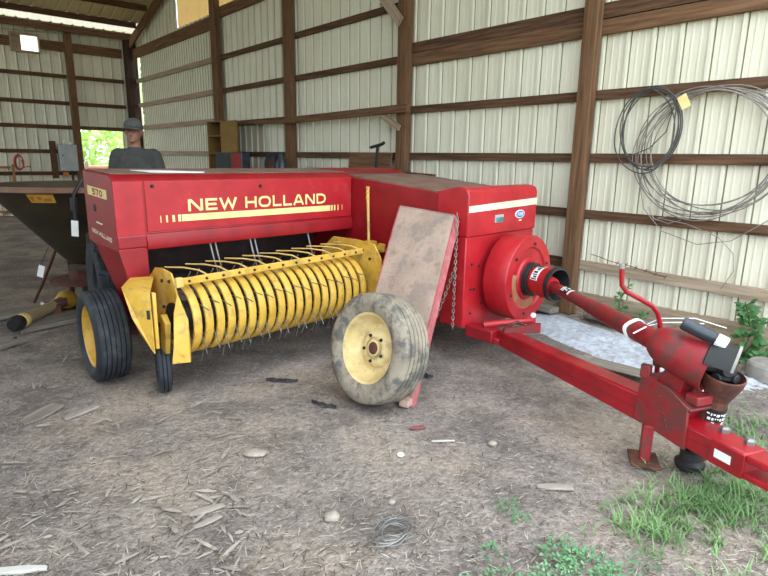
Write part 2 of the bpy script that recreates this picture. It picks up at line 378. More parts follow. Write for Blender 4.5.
# girts on the right wall (height measured at the post fronts)
def girt(s0, s1, z, h=.085, material=WOODG, t=.12, th=.04, dz=0):
    a, za = scal(s0, z, t); b, zb = scal(s1, z, t)
    struct(board(nm('trim'), W(a, t, za), W(b, t, zb + dz), h, th, UP, material, bevel=.003))
for z, hh in ((.52, .095), (1.01, .085), (1.53, .085), (2.085, .085)):
    girt(-4, .03, z, hh, WOODL if z < .6 else WOODG); girt(.05, 2.56, z, hh)
girt(-4, .03, 2.79, .13); girt(-4, .03, 2.655, .13, WOODP)
girt(.05, 2.56, 2.79, .13); girt(.05, 2.56, 2.66, .14, WOODP)
for z in (1.53, 2.69, 3.31): girt(2.6, 5.3, z)
for z in (1.53, 2.09, 2.7, 3.3): girt(5.35, 8.0, z)
girt(5.35, 8.0, 4.08, .19, WOODP); girt(2.6, 5.3, 4.1, .19, WOODP)
girt(8.05, 13.0, 3.96, .24, WOODP, t=.08)
for z in (3.3, 2.71, 2.16, 1.53, 1.0): girt(8.05, 12.8, z, .1, WOODK)
struct(board('baseboard_right', W(-.02, .13, .1), W(-4.1, .13, .16), .24, .04, UP, WOODL))
struct(board(nm('trim'), W(2.5, .13, .1), W(.1, .13, .1), .22, .04, UP, WOODL))
# knee brace at the top of the second post
struct(board(nm('trim'), W(2.58, -.03, 3.12), W(3.5, -.03, 4.05), .12, .05, D, WOODL))
# girts on the left wall
def lgirt(t0, t1, z, h=.09, material=WOODG):
    struct(board(nm('trim'), LW(t0, .09, z), LW(t1, .09, z), h, .04, UP, material, bevel=.003))
for z in (3.32, 2.69, 2.12):
    lgirt(.15, 1.32, z); lgirt(1.48, 12.4, z)
for z in (1.53, 1.0, .45): lgirt(1.48, 12.4, z)
lgirt(.15, 1.32, 4.0, .22, WOODP); lgirt(1.48, WIN[0] - .03, 4.0, .22, WOODP); lgirt(WIN[1] + .03, 12.4, 4.0, .22, WOODP)

# ------------------------------------------------------------------ ground
def gz(x, y):
    return .012 * noise.noise(Vector((x * 1.3, y * 1.3, 0))) + .008 * noise.noise(Vector((x * 4, y * 4, 3)))
gm = M(); nx, ny = 230, 260; x0, x1, y0, y1 = -13.0, 6.0, -1.0, 19.0
gv = []
for j in range(ny + 1):
    for i in range(nx + 1):
        x = x0 + (x1 - x0) * i / nx; y = y0 + (y1 - y0) * j / ny; gv.append((x, y, gz(x, y) - .006))
gm.add(gv, [[j * (nx + 1) + i, j * (nx + 1) + i + 1, (j + 1) * (nx + 1) + i + 1, (j + 1) * (nx + 1) + i] for j in range(ny) for i in range(nx)])
struct(obj('floor', gm, DIRT, smooth=180, recalc=False))
m = M(); m.quad((-90, -90, -.08), (90, -90, -.08), (90, 90, -.08), (-90, 90, -.08)); struct(obj('ground', m, OUTG, smooth=0, recalc=False))

# ------------------------------------------------------------------ the baler
BO = (-1.655, 3.5, 0); BR = R(46)
baler = thing('hay_baler', 'red and yellow square hay baler with a long tongue parked on the dirt floor', 'hay baler', BO, BR)
def P(u, v, z): return Vector((u, -v, z))
UX = Vector((1, 0, 0)); VX = Vector((0, -1, 0))          # lateral axis and forward axis in the baler's frame
def bw(u, v, z=0):                                        # baler coordinates -> world
    return Vector(BO) + Vector((math.sin(R(44)), math.cos(R(44)), 0)) * u + Vector((math.cos(R(44)), -math.sin(R(44)), 0)) * v + Vector((0, 0, z))
def pr_u(poly, a, b): return M().prism(poly, lambda v, z, u: P(u, v, z), a, b)      # (v,z) profile swept along u
def pr_v(poly, a, b): return M().prism(poly, lambda u, z, v: P(u, v, z), a, b)      # (u,z) profile swept along v
def Wq(s, t, z):
    k = (4.934 + t) / 4.934; return W(-2.93 + (s + 2.93) * k, t, z)
def bp(name, m, mt, parent=None, **k): return obj(name, m, mt, parent or baler, **k)

def bolt_set(name, pts, axis, r, parent, mt=None, h=.010):
    for p in pts: obj(name, M().lathe([(0, h), (r * .85, h), (r, 0)], p, axis, 8), mt or BLK, parent)
# bale chamber
ch = bp('bale_chamber', pr_u([(-2.3, .32), (1.02, .25), (1.02, 1.245), (.0, 1.335), (-2.3, 1.335)], 1.96, 2.90), RED, bevel=.012)
cov = bp('chamber_top_cover', pr_u([(-2.3, 1.335), (0, 1.335), (1.0, 1.247), (1.0, 1.262), (0, 1.35), (-2.3, 1.35)], 1.975, 2.89), DUST)
bp('side_rail', pr_u([(-.02, .78), (.9, .70), (.9, .735), (-.02, .815)], 1.935, 1.965), REDD, ch, bevel=.004)
bp('side_rail', pr_u([(-.02, .42), (1.0, .36), (1.0, .40), (-.02, .46)], 1.94, 1.965), REDD, ch, bevel=.004)
# hood over the front
hood = bp('front_hood', pr_u([(.96, .945), (1.25, .945), (1.25, 1.25), (1.235, 1.285), (1.2, 1.30), (1.15, 1.305), (.96, 1.265)], 1.945, 2.91), REDF, bevel=.01)
bp('hood_stripe', M().quad(P(1.948, 1.2535, 1.125), P(2.905, 1.2535, 1.145), P(2.905, 1.2535, 1.20), P(1.948, 1.2535, 1.172)), CREAMW, hood, smooth=0)
m = M(); m.lathe([(0, .004), (.068, .004), (.071, 0)], P(2.65, 1.2505, 1.078), VX, 28)
for p in m.v: p.z = 1.078 + (p.z - 1.078) * .48
ov = bp('oval_badge', m, WHITEP, hood)
m = M(); m.lathe([(0, .006), (.060, .006), (.062, .003)], P(2.65, 1.2505, 1.078), VX, 28)
for p in m.v: p.z = 1.078 + (p.z - 1.078) * .44
bp('badge_field', m, BLUE, ov)

# stroke lettering -------------------------------------------------
def ribbon(m, pts, w, fn, closed=False):
    n = len(pts); L = []; Rr = []
    for i in range(n):
        p = Vector(pts[i]).to_2d() if len(pts[i]) > 2 else Vector(pts[i])
        a = Vector(pts[(i - 1) % n]) if (closed or i > 0) else None
        b = Vector(pts[(i + 1) % n]) if (closed or i < n - 1) else None
        d1 = (p - a).normalized() if a is not None else None
        d2 = (b - p).normalized() if b is not None else None
        if d1 is None: d1 = d2
        if d2 is None: d2 = d1
        n1 = Vector((-d1.y, d1.x)); n2 = Vector((-d2.y, d2.x)); mm = (n1 + n2)
        if mm.length < 1e-6: mm = n1
        mm.normalize(); k = (w / 2) / max(.45, mm.dot(n1))
        L.append(p + mm * k); Rr.append(p - mm * k)
    for i in range(n if closed else n - 1):
        j = (i + 1) % n
        m.quad(fn(*L[i]), fn(*Rr[i]), fn(*Rr[j]), fn(*L[j]))
def rnd(x0, x1, y0, y1, rx, ry, k=5):
    pts = []
    for cx, cy, a in ((x1 - rx, y1 - ry, 0), (x0 + rx, y1 - ry, 90), (x0 + rx, y0 + ry, 180), (x1 - rx, y0 + ry, 270)):
        for i in range(k + 1):
            t = R(a + 90 * i / k); pts.append((cx + rx * math.cos(t), cy + ry * math.sin(t)))
    return pts
def glyph(ch, w, t):
    h = t / 2; lo, hi, le, ri = h, 1 - h, h, w - h
    if ch == 'N': return [([(le, 0), (le, hi - .02), (le + .12, hi), (ri - .12, lo), (ri, lo + .02), (ri, 1)], 0)]
    if ch == 'E': return [([(w, hi), (le, hi), (le, lo), (w, lo)], 0), ([(le, .5), (w * .93, .5)], 0)]
    if ch == 'W': return [([(le - .04, 1), (w * .27, lo), (w * .5, hi - .06), (w * .73, lo), (ri + .04, 1)], 0)]
    if ch == 'H': return [([(le, 0), (le, 1)], 0), ([(ri, 0), (ri, 1)], 0), ([(le, .5), (ri, .5)], 0)]
    if ch == 'O': return [(rnd(le, ri, lo, hi, w * .3, .38), 1)]
    if ch == 'L': return [([(le, 1), (le, lo), (w, lo)], 0)]
    if ch == 'A': return [([(le - .03, 0), (w * .42, hi), (w * .58, hi), (ri + .03, 0)], 0), ([(w * .24, .3), (w * .76, .3)], 0)]
    if ch == 'D': return [([(le, lo), (le, hi), (w * .55, hi), (w * .82, hi - .1), (ri, .62), (ri, .38), (w * .82, lo + .1), (w * .55, lo)], 1)]
    if ch == 'I': return [([(w / 2, 0), (w / 2, 1)], 0)]
    if ch == 'C': return [([(w, hi), (le + .2, hi), (le, hi - .2), (le, lo + .2), (le + .2, lo), (w, lo)], 0)]
    if ch == 'U': return [([(le, 1), (le, lo + .2), (le + .2, lo), (ri - .2, lo), (ri, lo + .2), (ri, 1)], 0)]
    if ch == 'F': return [([(w, hi), (le, hi), (le, 0)], 0), ([(le, .5), (w * .9, .5)], 0)]
    if ch == 'R': return [([(le, 0), (le, hi), (ri - .15, hi), (ri, hi - .15), (ri, .6), (ri - .15, .47), (le, .47)], 0), ([(w * .5, .47), (ri, 0)], 0)]
    if ch == 'T': return [([(0, hi), (w, hi)], 0), ([(w / 2, hi), (w / 2, 0)], 0)]
    if ch == 'G': return [([(w, hi), (le + .2, hi), (le, hi - .2), (le, lo + .2), (le + .2, lo), (ri, lo), (ri, .5), (w * .55, .5)], 0)]
    if ch == '5': return [([(w, hi), (le, hi), (le, .55), (ri - .15, .55), (ri, .42), (ri, lo + .12), (ri - .15, lo), (0, lo)], 0)]
    if ch == '7': return [([(0, hi), (ri, hi), (w * .4, 0)], 0)]
    if ch == '0': return [(rnd(le, ri, lo, hi, w * .3, .3), 1)]
    return []
def letters(m, text, widths, total, height, fn, t=.17, gap=.14, space=.5):
    """fn(x, y): x in metres along, y 0..height"""
    ws = [space if c == ' ' else widths.get(c, widths.get('*', 1)) for c in text]
    raw = sum(ws) + gap * (len(text) - 1); k = total / raw; x = 0
    for c, w in zip(text, ws):
        if c != ' ':
            for pts, cl in glyph(c, w, t):
                ribbon(m, pts, t, lambda a, b, x=x: fn((x + a) * k, b * height), bool(cl))
        x += w + gap
    return m
m = letters(M(), 'FORD', {'*': .8}, .084, .026, lambda x, y: P(2.608 + x, 1.2575, 1.065 + y), t=.2)
bp('badge_lettering', m, WHITEP, ov, smooth=0)
m = M(); m.box(P(2.35, 1.252, 1.06), (.115, .006, .06)); pl = bp('hood_plate', m, GREYB, hood, bevel=.002)
m = M(); m.box(P(2.352, 1.2565, 1.053), (.098, .004, .036)); bp('plate_picture', m, TEAL, pl)
m = M()
for dx in (0, .016, .03): m.box(P(2.645 + dx, 1.252, 1.028), (.009, .003, .012))
bp('small_sticker', m, CREAMW, hood)

# front panel below the hood
fp = bp('front_panel', pr_v([(1.95, .26), (2.9, .19), (2.9, .945), (1.95, .945)], 1.02, 1.24), REDF, bevel=.008)
bolt_set('panel_bolt', [P(u, 1.24, z) for u, z in ((2.03, .74), (2.03, .55), (2.07, .545), (2.12, .72), (2.04, .36), (2.3, .83), (2.62, .90), (2.18, .42))], VX, .010, fp)
m = M(); m.box(P(1.94, 1.04, .80), (.02, .1, .05)); m.box(P(1.93, 1.02, .79), (.03, .04, .03)); bp('latch_bracket', m, STEEL, ch, bevel=.003)

# flywheel
fc = (2.43, .615)
fl = bp('flywheel', M().lathe([(.06, 1.30), (.325, 1.30), (.332, 1.31), (.332, 1.49), (.325, 1.50), (.245, 1.50), (.235, 1.485), (.165, 1.485), (.155, 1.50), (.05, 1.50)], P(fc[0], 0, fc[1]), VX, 64), REDF)
bp('worn_groove', M().lathe([(.236, 1.4865), (.205, 1.4875), (.166, 1.4865)], P(fc[0], 0, fc[1]), VX, 48, R(-60), R(75)), mat('worn_brown', '9a6a4a', 'b0323a', 'ab8158', rough=.8, scale=8), fl)
bolt_set('wheel_bolt', [P(fc[0] + .27 * math.cos(R(60 * k + 20)), 1.5, fc[1] + .27 * math.sin(R(60 * k + 20))) for k in range(6)], VX, .012, fl)
bp('slip_clutch', M().lathe([(0, 1.485), (.125, 1.485), (.13, 1.495), (.13, 1.515), (.115, 1.52), (.115, 1.53), (.128, 1.535), (.128, 1.548), (.06, 1.552), (0, 1.552)], P(fc[0], 0, fc[1]), VX, 36), BLK)
S0 = P(2.43, 1.60, .62); S1 = P(1.48, 2.76, .635); SD = (S1 - S0).normalized()
yk = M(); yk.box(P(2.43, 1.62, .62), (.05, .12, .15)); yk.tube([P(2.34, 1.63, .62), P(2.52, 1.63, .62)], .03, 10); yk.tube([P(2.43, 1.63, .53), P(2.43, 1.63, .71)], .028, 10)
m = M(); ax = (VX * .8 + SD * .5).normalized(); bc = P(2.425, 1.55, .62)
bell = bp('drive_shield', m.lathe([(.08, 0), (.10, .01), (.112, .05), (.118, .16), (.122, .215), (.116, .215), (.11, .17), (.10, .05), (.06, .03)], bc, ax, 32), REDF)
bp('universal_joint', yk, BLK)
m = M(); m.lathe([(.1215, .195), (.127, .2), (.127, .235), (.112, .235), (.106, .14), (.09, .06), (.0, .06)], bc, ax, 32); bp('shield_collar', m, BLK, bell)
# warning sticker on the drive shield: a curved patch that hugs the cone
def patch(o, axis, ref, r, h0, h1, a0, a1, seg=6, off=.002):
    o = Vector(o); axis = Vector(axis).normalized(); x = (Vector(ref) - axis * Vector(ref).dot(axis)).normalized(); y = axis.cross(x)
    rr = r if isinstance(r, tuple) else (r, r); mm = M()
    for i in range(seg):
        t0 = a0 + (a1 - a0) * i / seg; t1 = a0 + (a1 - a0) * (i + 1) / seg
        q = lambda t, h, r_: o + axis * h + (x * math.cos(t) + y * math.sin(t)) * (r_ + off)
        mm.quad(q(t0, h0, rr[0]), q(t1, h0, rr[0]), q(t1, h1, rr[1]), q(t0, h1, rr[1]))
    return mm
camloc = baler.matrix_world  # (identity until update; reference direction given by hand below)
refL = Vector((-.6, -.75, .35))                             # side of the shaft that faces the barn door
st = bp('warning_sticker', patch(bc, ax, refL, (.1145, .117), .06, .13, R(-42), R(30)), WHITEP, bell, smooth=60)
mm = M()
for k, (a0, a1, h0, h1) in enumerate(((-38, -28, .093, .152), (-24, -18, .10, .145), (-15, -9, .115, .145), (-5, 3, .10, .14), (7, 11, .10, .145), (14, 20, .115, .145), (23, 27, .096, .15))):
    q = patch(bc, ax, refL, (.1155, .1175), h0 - .028, h1 - .028, R(a0), R(a1), 2, .0035); mm.add(q.v, q.f)
bp('sticker_print', mm, BLK, st, smooth=60)

# drive shaft: two telescoping tubes
def lerp(a, b, t): return a + (b - a) * t
ds = bp('drive_shaft', M().tube([lerp(S0, S1, .07), lerp(S0, S1, .52), lerp(S0, S1, .525), lerp(S0, S1, .60)], [.036, .040, .046, .046], 20), REDW)
bp('shaft_neck', M().lathe([(.045, 0), (.062, .01), (.062, .05), (.048, .08), (.043, .10)], lerp(S0, S1, .10), SD, 24), REDF, ds)
bp('outer_tube', M().tube([lerp(S0, S1, .58), lerp(S0, S1, .60), lerp(S0, S1, 1.0)], [.046, .052, .053], 20), REDW, ds)
sk = bp('shaft_sticker', patch(S0, SD, refL, .041, .42, .52, R(-20), R(75)), BLK, ds, smooth=60)
q = patch(S0, SD, refL, .041, .53, .555, R(-15), R(70)); bp('white_band', q, WHITEP, ds, smooth=60)
mm = M()
for h0, h1, a0, a1 in ((.43, .445, 0, 60), (.455, .47, 10, 60), (.48, .51, 30, 42), (.48, .51, 0, 14)):
    q = patch(S0, SD, refL, .041, h0, h1, R(a0), R(a1), 3, .0035); mm.add(q.v, q.f)
bp('sticker_print', mm, WHITEP, sk, smooth=60)

# feed housing ------------------------------------------------------
housing = bp('feed_housing', pr_u([(-.5, .93), (-.42, .905), (0, .905), (.012, .915), (.012, .99), (0, .998), (0, 1.335), (-.012, 1.35), (-.06, 1.372), (-.5, 1.392)], -.03, 1.958), RED, bevel=.006)
bp('dusty_top', pr_u([(-.5, 1.393), (-.08, 1.374), (-.08, 1.379), (-.5, 1.399)], -.01, 1.95), DUST, housing)
bp('front_face_panel', pr_u([(.0, 1.005), (.006, 1.008), (.006, 1.33), (0, 1.334)], .165, 1.95), REDF, housing, bevel=.002)
bp('left_face_panel', pr_u([(.0, .91), (.006, .915), (.006, 1.33), (0, 1.334)], -.03, .15), REDF, housing, bevel=.002)
bp('lower_lip', pr_u([(.0, .90), (.02, .895), (.03, .93), (.016, .995), (0, 1.0)], .15, 1.95), RED, housing, bevel=.003)
bolt_set('face_bolt', [P(u, .006, z) for u, z in ((.215, 1.30), (1.03, 1.283), (.165, .97))], VX, .013, housing)
# corner leg that tapers to the pickup
bp('corner_leg', M().hexa([P(.08, -.12, .33), P(.155, -.12, .33), P(.155, .006, .33), P(.10, .006, .33)], [P(-.03, -.4, .91), P(.155, -.4, .91), P(.155, .006, .91), P(-.03, .006, .91)]), RED, housing, bevel=.004)
bp('back_lid', pr_u([(-.62, 1.33), (-.34, 1.335), (-.34, 1.345), (-.50, 1.395), (-.62, 1.40)], 1.93, 3.05), RED, housing, bevel=.006)
# decals on the face: stripe, end bars, lettering
m = M(); m.quad(P(.40, .0085, 1.062), P(1.71, .0085, 1.062), P(1.71, .0085, 1.108), P(.40, .0085, 1.108))
for u0, u1 in ((.374, .394), (.334, .352), (.29, .303), (.252, .258), (1.718, 1.736), (1.75, 1.766), (1.79, 1.801), (1.838, 1.843)):
    m.quad(P(u0, .0085, 1.062), P(u1, .0085, 1.062), P(u1, .0085, 1.108), P(u0, .0085, 1.108))
bp('cream_stripe', m, CREAM, housing, smooth=0)
WD = {'N': 1.15, 'E': .95, 'W': 1.45, 'H': 1.15, 'O': 1.3, 'L': .95, 'A': 1.2, 'D': 1.15}
for word, x0, wid in (('NEW', .45, .375), ('HOLLAND', .895, .765)):
    bp('lettering', letters(M(), word, WD, wid, .082, lambda x, y, x0=x0: P(x0 + x, .0085, 1.126 + y), t=.2, gap=.2), CREAM, housing, smooth=0)
# end panel decals (u = -.03 side): number box and small lettering
m = M(); m.quad(P(-.0325, -.43, 1.235), P(-.0325, -.10, 1.215), P(-.0325, -.10, 1.275), P(-.0325, -.43, 1.295)); dec = bp('number_decal', m, CREAM, housing, smooth=0)
m = letters(M(), '570', {'*': .8}, .17, .042, lambda x, y: P(-.034, -.34 + x, 1.238 + y - x * .06), t=.22); bp('number_print', m, REDD, dec, smooth=0)
for word, x0, wid in (('NEW', 0, .105), ('HOLLAND', .122, .21)):
    bp('small_lettering', letters(M(), word, WD, wid, .03, lambda x, y, x0=x0: P(-.0335, -.41 + x0 + x, .985 + y - (x0 + x) * .12), t=.24, gap=.2), CREAMW, housing, smooth=0)
m = M(); m.quad(P(-.0335, -.33, 1.055), P(-.0335, -.22, 1.045), P(-.0335, -.21, 1.055), P(-.0335, -.31, 1.065)); bp('small_emblem', m, CREAMW, housing, smooth=0)
m = M(); m.lathe([(0, .004), (.022, .004), (.024, 0)], P(-.0305, -.33, 1.15), -UX, 14); bp('hole_plug', m, BLK, housing)
# inside: deck and back plate, packer fingers
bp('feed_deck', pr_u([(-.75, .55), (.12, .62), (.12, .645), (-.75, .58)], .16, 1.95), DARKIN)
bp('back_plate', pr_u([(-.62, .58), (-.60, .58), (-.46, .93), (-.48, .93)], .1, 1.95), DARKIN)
for u in (.62, .66, .95, .99, 1.5):
    bp('packer_finger', M().tube([P(u, -.05, .93), P(u + .01, -.02, .80), P(u + .03, .0, .68)], [.008, .008, .004], 8), STEEL)
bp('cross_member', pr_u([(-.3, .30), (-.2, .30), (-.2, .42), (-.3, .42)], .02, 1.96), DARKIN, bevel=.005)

# pickup --------------------------------------------------------------
PC = (.33, .50); NB = 19
def band(u, w):
    m = M(); rings = []
    for i in range(25):
        a = R(138 - 262 * i / 24); r = .235 if a > R(-60) else .235 - .02 * (R(-60) - a)
        c, s_ = math.cos(a), math.sin(a)
        pr = []
        for du, dr in ((-w / 2, -.012), (-w / 2 * .92, 0), (-w * .25, .003), (w * .25, .003), (w / 2 * .92, 0), (w / 2, -.012)):
            pr.append(P(u + du, PC[0] + (r + dr) * c, PC[1] + (r + dr) * s_))
        rings.append(pr)
    for a, b in zip(rings, rings[1:]):
        for k in range(5): m.quad(a[k], a[k + 1], b[k + 1], b[k])
    return m
pu0, pu1 = .19, 1.575
for i in range(NB):
    u = pu0 + (pu1 - pu0) * i / (NB - 1)
    bp('pickup_band', band(u, .053), YEL, smooth=60)
bp('tine_reel', M().lathe([(0, 0), (.10, 0), (.10, pu1 - pu0 + .1), (0, pu1 - pu0 + .1)], P(pu0 - .05, PC[0], PC[1]), UX, 20), BLK)
for i in range(NB - 1):
    u = pu0 + (pu1 - pu0) * (i + .5) / (NB - 1)
    m = M()
    for k, a in enumerate((-75, -20, 35, 90)):
        t = R(a + (i % 2) * 6); c, s_ = math.cos(t), math.sin(t); c2, s2 = math.cos(t - .3), math.sin(t - .3)
        m.tube([P(u, PC[0] + .09 * c, PC[1] + .09 * s_), P(u, PC[0] + .2 * c, PC[1] + .2 * s_), P(u, PC[0] + .315 * c2, PC[1] + .315 * s2)], .0035, 5)
    bp('spring_tine', m, STEEL)
# plates at the ends of the pickup
ilp = bp('end_plate', pr_u([(-.02, .45), (-.02, .70), (.10, .79), (.2, .80), (.32, .785), (.36, .72), (.385, .65), (.32, .51), (.22, .42), (.1, .42)], .15, .162), YEL, bevel=.003)
bolt_set('plate_bolt', [P(.15, v, z) for v, z in ((.20, .72), (.30, .73), (.20, .55))], -UX, .012, ilp)
bp('front_skid_plate', M().add([P(.085, .53, .70), P(.125, .56, .54), P(.118, .58, .31), P(.112, .585, .285), P(.02, .54, .285), P(.035, .545, .40), P(.055, .53, .59),
    P(.095, .52, .70), P(.135, .55, .54), P(.128, .57, .31), P(.122, .575, .285), P(.03, .53, .285), P(.045, .535, .40), P(.065, .52, .59)],
    [[0, 1, 2, 3, 4, 5, 6], [13, 12, 11, 10, 9, 8, 7]] + [[k, (k + 1) % 7, 7 + (k + 1) % 7, 7 + k] for k in range(7)]), YEL, smooth=0, bevel=.002)
m = pr_u([(-.05, .34), (-.05, .74), (.10, .86), (.40, .865), (.58, .85), (.66, .74), (.66, .48), (.52, .33), (.32, .26), (.1, .27)], 1.66, 1.675); rep = bp('end_plate', m, YEL, bevel=.003)
bolt_set('plate_bolt', [P(1.66, v, z) for v, z in ((.46, .79), (.54, .73), (.14, .80))], -UX, .012, rep)
# tapered shield at the left end
q = [P(-.135, .28, .735), P(-.11, .335, .55), P(-.03, .42, .33), P(-.03, .42, .71)]
q2 = [P(.01, .05, .735), P(.01, .08, .55), P(.02, .12, .36), P(.14, .10, .735)]
m = M().add(q + q2, [[0, 1, 2, 3], [0, 4, 5, 1], [1, 5, 6, 2], [0, 3, 7, 4]])
sh = bp('side_shield', m, YEL, smooth=0)
sh.modifiers.new('thick', 'SOLIDIFY').thickness = .006
m = M(); m.hexa([P(-.02, .43, .36), P(.0, .435, .36), P(.005, .40, .36), P(-.015, .395, .36)], [P(-.02, .43, .705), P(.0, .435, .705), P(.005, .40, .705), P(-.015, .395, .705)])
bp('shield_rib', m, YEL, sh, bevel=.003)
m = M(); m.hexa([P(-.0495, .4005, .545), P(-.036, .4155, .545), P(-.035, .414, .545), P(-.0485, .399, .545)], [P(-.0495, .4005, .60), P(-.036, .4155, .60), P(-.035, .414, .60), P(-.0485, .399, .60)]); bp('warning_sticker', m, BLK, sh, smooth=0)
m = M(); m.hexa([P(.075, .34, .28), P(.105, .34, .28), P(.105, .27, .28), P(.075, .27, .28)], [P(.05, .42, .50), P(.08, .43, .50), P(.10, .34, .54), P(.06, .33, .54)]); bp('gauge_arm', m, YEL, bevel=.004)
# wind guard: bar, bolts, rods
b0, b1 = P(.13, .49, .775), P(1.93, .47, .80)
wg = bp('wind_guard_bar', M().hexa([P(.13, .485, .735), P(1.86, .465, .765), P(1.86, .45, .765), P(.13, .47, .735)], [P(.13, .485, .78), P(1.86, .465, .81), P(1.86, .45, .81), P(.13, .47, .78)]), YEL, bevel=.004)
bolt_set('bar_bolt', [P(.13 + 1.73 * (k + .5) / 15, .485 - .02 * (k + .5) / 15, .757 + .03 * (k + .5) / 15) for k in range(15)], VX, .0085, wg)
bp('bar_end_cap', M().box(P(.125, .48, .757), (.045, .035, .06)), YELD, wg, bevel=.006)
bp('bar_end_cap', M().box(P(1.87, .46, .785), (.04, .06, .07)), YEL, wg, bevel=.006)
for k in range(11):
    t = (k + 1.3) / 11.8; u = .13 + 1.70 * t; z = .775 + .03 * t
    bp('guard_rod', M().tube([P(u, .46, z), P(u - .02, .40, z + .020), P(u - .06, .28, z + .024), P(u - .12, .14, z + .014)], .0055, 6), YELD, wg)
bp('depth_lever', M().tube([P(1.88, .30, .80), P(1.88, .29, 1.05), P(1.88, .28, 1.27)], [.011, .011, .013], 8), YELD)
for z in (1.17, 1.21, 1.25): bp('lever_grip', M().lathe([(0.0125, 0), (.0165, .002), (.0165, .016), (.0125, .018)], P(1.88, .282, z), UP, 10), YEL)
bp('lever_pivot', M().box(P(1.88, .32, .81), (.07, .09, .035)), YEL, bevel=.006)

# wheels of the baler ---------------------------------------------------
def tire_prof(Ro, Ri, w, ribs=5, depth=.012):
    h = w / 2; side = [(Ri, -h * .72), (Ri + .01, -h * .86), (Ri + (Ro - Ri) * .45, -h), (Ro - .035, -h * .95), (Ro - .012, -h * .84)]
    tr = []; n = ribs
    for i in range(n):
        a = -h * .8 + 1.6 * h * i / n; b = -h * .8 + 1.6 * h * (i + 1) / n; g = (b - a) * .14
        cr = lambda x: Ro - .010 * (x / h) ** 2
        tr += [(cr(a + g) - depth * (1 if i else 0), a + g * .3), (cr(a + g), a + g), (cr(b - g), b - g), (cr(b) - depth * (1 if i < n - 1 else 0), b - g * .3)]
    return side + tr + [(r, -x) for r, x in side[::-1]] + [(Ri - .012, h * .5), (Ri - .012, -h * .5), side[0]]
def rim_prof(Ri, w):
    h = w / 2
    return [(Ri + .012, h * .74), (Ri + .002, h * .78), (Ri - .012, h * .70), (Ri - .022, h * .35), (Ri - .05, h * .12), (Ri * .70, h * -.05), (Ri * .58, h * .0), (Ri * .50, h * .20), (Ri * .40, h * .26), (Ri * .33, h * .26), (Ri * .33, h * .1), (0, h * .1)]
def wheel(parent, c, axis, Ro, Ri, w, rub, rimm, ribs=5, bolts=5, hubmat=RUST, names=('tire', 'rim', 'hub'), hubr=.03, ahead=True):
    """axis points out of the visible side"""
    t = obj(names[0], M().lathe(tire_prof(Ro, Ri, w, ribs), c, axis, 56), rub, parent, smooth=40)
    r = obj(names[1], M().lathe(rim_prof(Ri, w), c, axis, 48), rimm, parent, smooth=40)
    ax = Vector(axis).normalized(); x = ax.orthogonal().normalized(); y = ax.cross(x)
    m = M(); m.lathe([(0, w / 2 * .30), (Ri * .20, w / 2 * .31), (Ri * .24, w / 2 * .29), (Ri * .24, w / 2 * .1)], c, axis, 20)
    obj(names[2], m, hubmat, r)
    bolt_set('wheel_nut', [Vector(c) + ax * (w / 2 * .26) + (x * math.cos(2 * PI * k / bolts + .4) + y * math.sin(2 * PI * k / bolts + .4)) * Ri * .38 for k in range(bolts)], axis, .011, r)
    return t, r
wg1 = bpy.data.objects.new('transport_wheel', None); C.objects.link(wg1); wg1.parent = baler
wheel(wg1, P(-.08, -.26, .305), Matrix.Rotation(R(-6), 3, 'Z') @ -UX, .31, .205, .22, RUB, YEL, 6, 5, REDD)
wg2 = bpy.data.objects.new('gauge_wheel', None); C.objects.link(wg2); wg2.parent = baler
wheel(wg2, P(.10, .23, .158), Matrix.Rotation(R(-20), 3, 'Z') @ -UX, .162, .09, .085, RUB, YELD, 3, 0, RUST)
bp('axle', M().tube([P(.0, -.26, .305), P(1.96, -.26, .36)], .04, 10), REDD)

# tongue -----------------------------------------------------------------
TB = Vector((2.01, 1.58)); TD = Vector((-.414, .910)); TR = Vector((.910, .414))
def T(s, r, z): q = TB + TD * s + TR * r; return P(q.x, q.y, z)
def beam(s0, s1, zb0, zt0, zb1, zt1, r0=0, r1=.13):
    return M().hexa([T(s0, r0, zb0), T(s0, r1, zb0), T(s0, r1, zt0), T(s0, r0, zt0)], [T(s1, r0, zb1), T(s1, r1, zb1), T(s1, r1, zt1), T(s1, r0, zt1)])
tg = bp('tongue_beam', beam(-.12, 1.32, .165, .275, .18, .335), TONG, bevel=.012)
bp('weld_seam', beam(-.1, 1.3, .215, .22, .248, .253, -.003, .002), REDW, tg)
tf = bp('tongue_front', beam(1.28, 1.82, .18, .30, .18, .30, -.004, .135), TONG, bevel=.012)
bp('weld_seam', beam(1.5, 1.82, .238, .244, .238, .244, -.007, -.003), REDW, tf)
m = M(); m.hexa([T(1.66, -.009, .185), T(1.82, -.009, .185), T(1.82, -.009, .295), T(1.66, -.009, .295)], [T(1.66, -.003, .185), T(1.82, -.003, .185), T(1.82, -.003, .295), T(1.66, -.003, .295)]); rp = bp('reinforcing_plate', m, TONG, tf, bevel=.002)
m = M(); m.quad(T(1.685, -.0105, .222), T(1.765, -.0105, .222), T(1.765, -.0105, .262), T(1.685, -.0105, .262)); bp('white_sticker', m, WHITEP, tf, smooth=0)
m = M(); m.lathe([(0, .003), (.022, .003)], T(1.45, .06, .30), UP, 16); bp('pin_hole', m, BLK, tf)
for s_ in (1.64, 1.76): bp('hitch_bolt', M().lathe([(0, .028), (.012, .028), (.022, .018), (.022, 0)], T(s_, .10, .30), UP, 6), STEEL, tf)
# clevis
for z0, z1 in ((.265, .295), (.185, .215)):
    m = M().prism([(1.80, 0), (1.80, .13), (1.95, .12), (2.03, .065), (1.95, .01)], lambda s, r, z: T(s, r, z), z0, z1); bp('hitch_plate', m, TONG, bevel=.006)
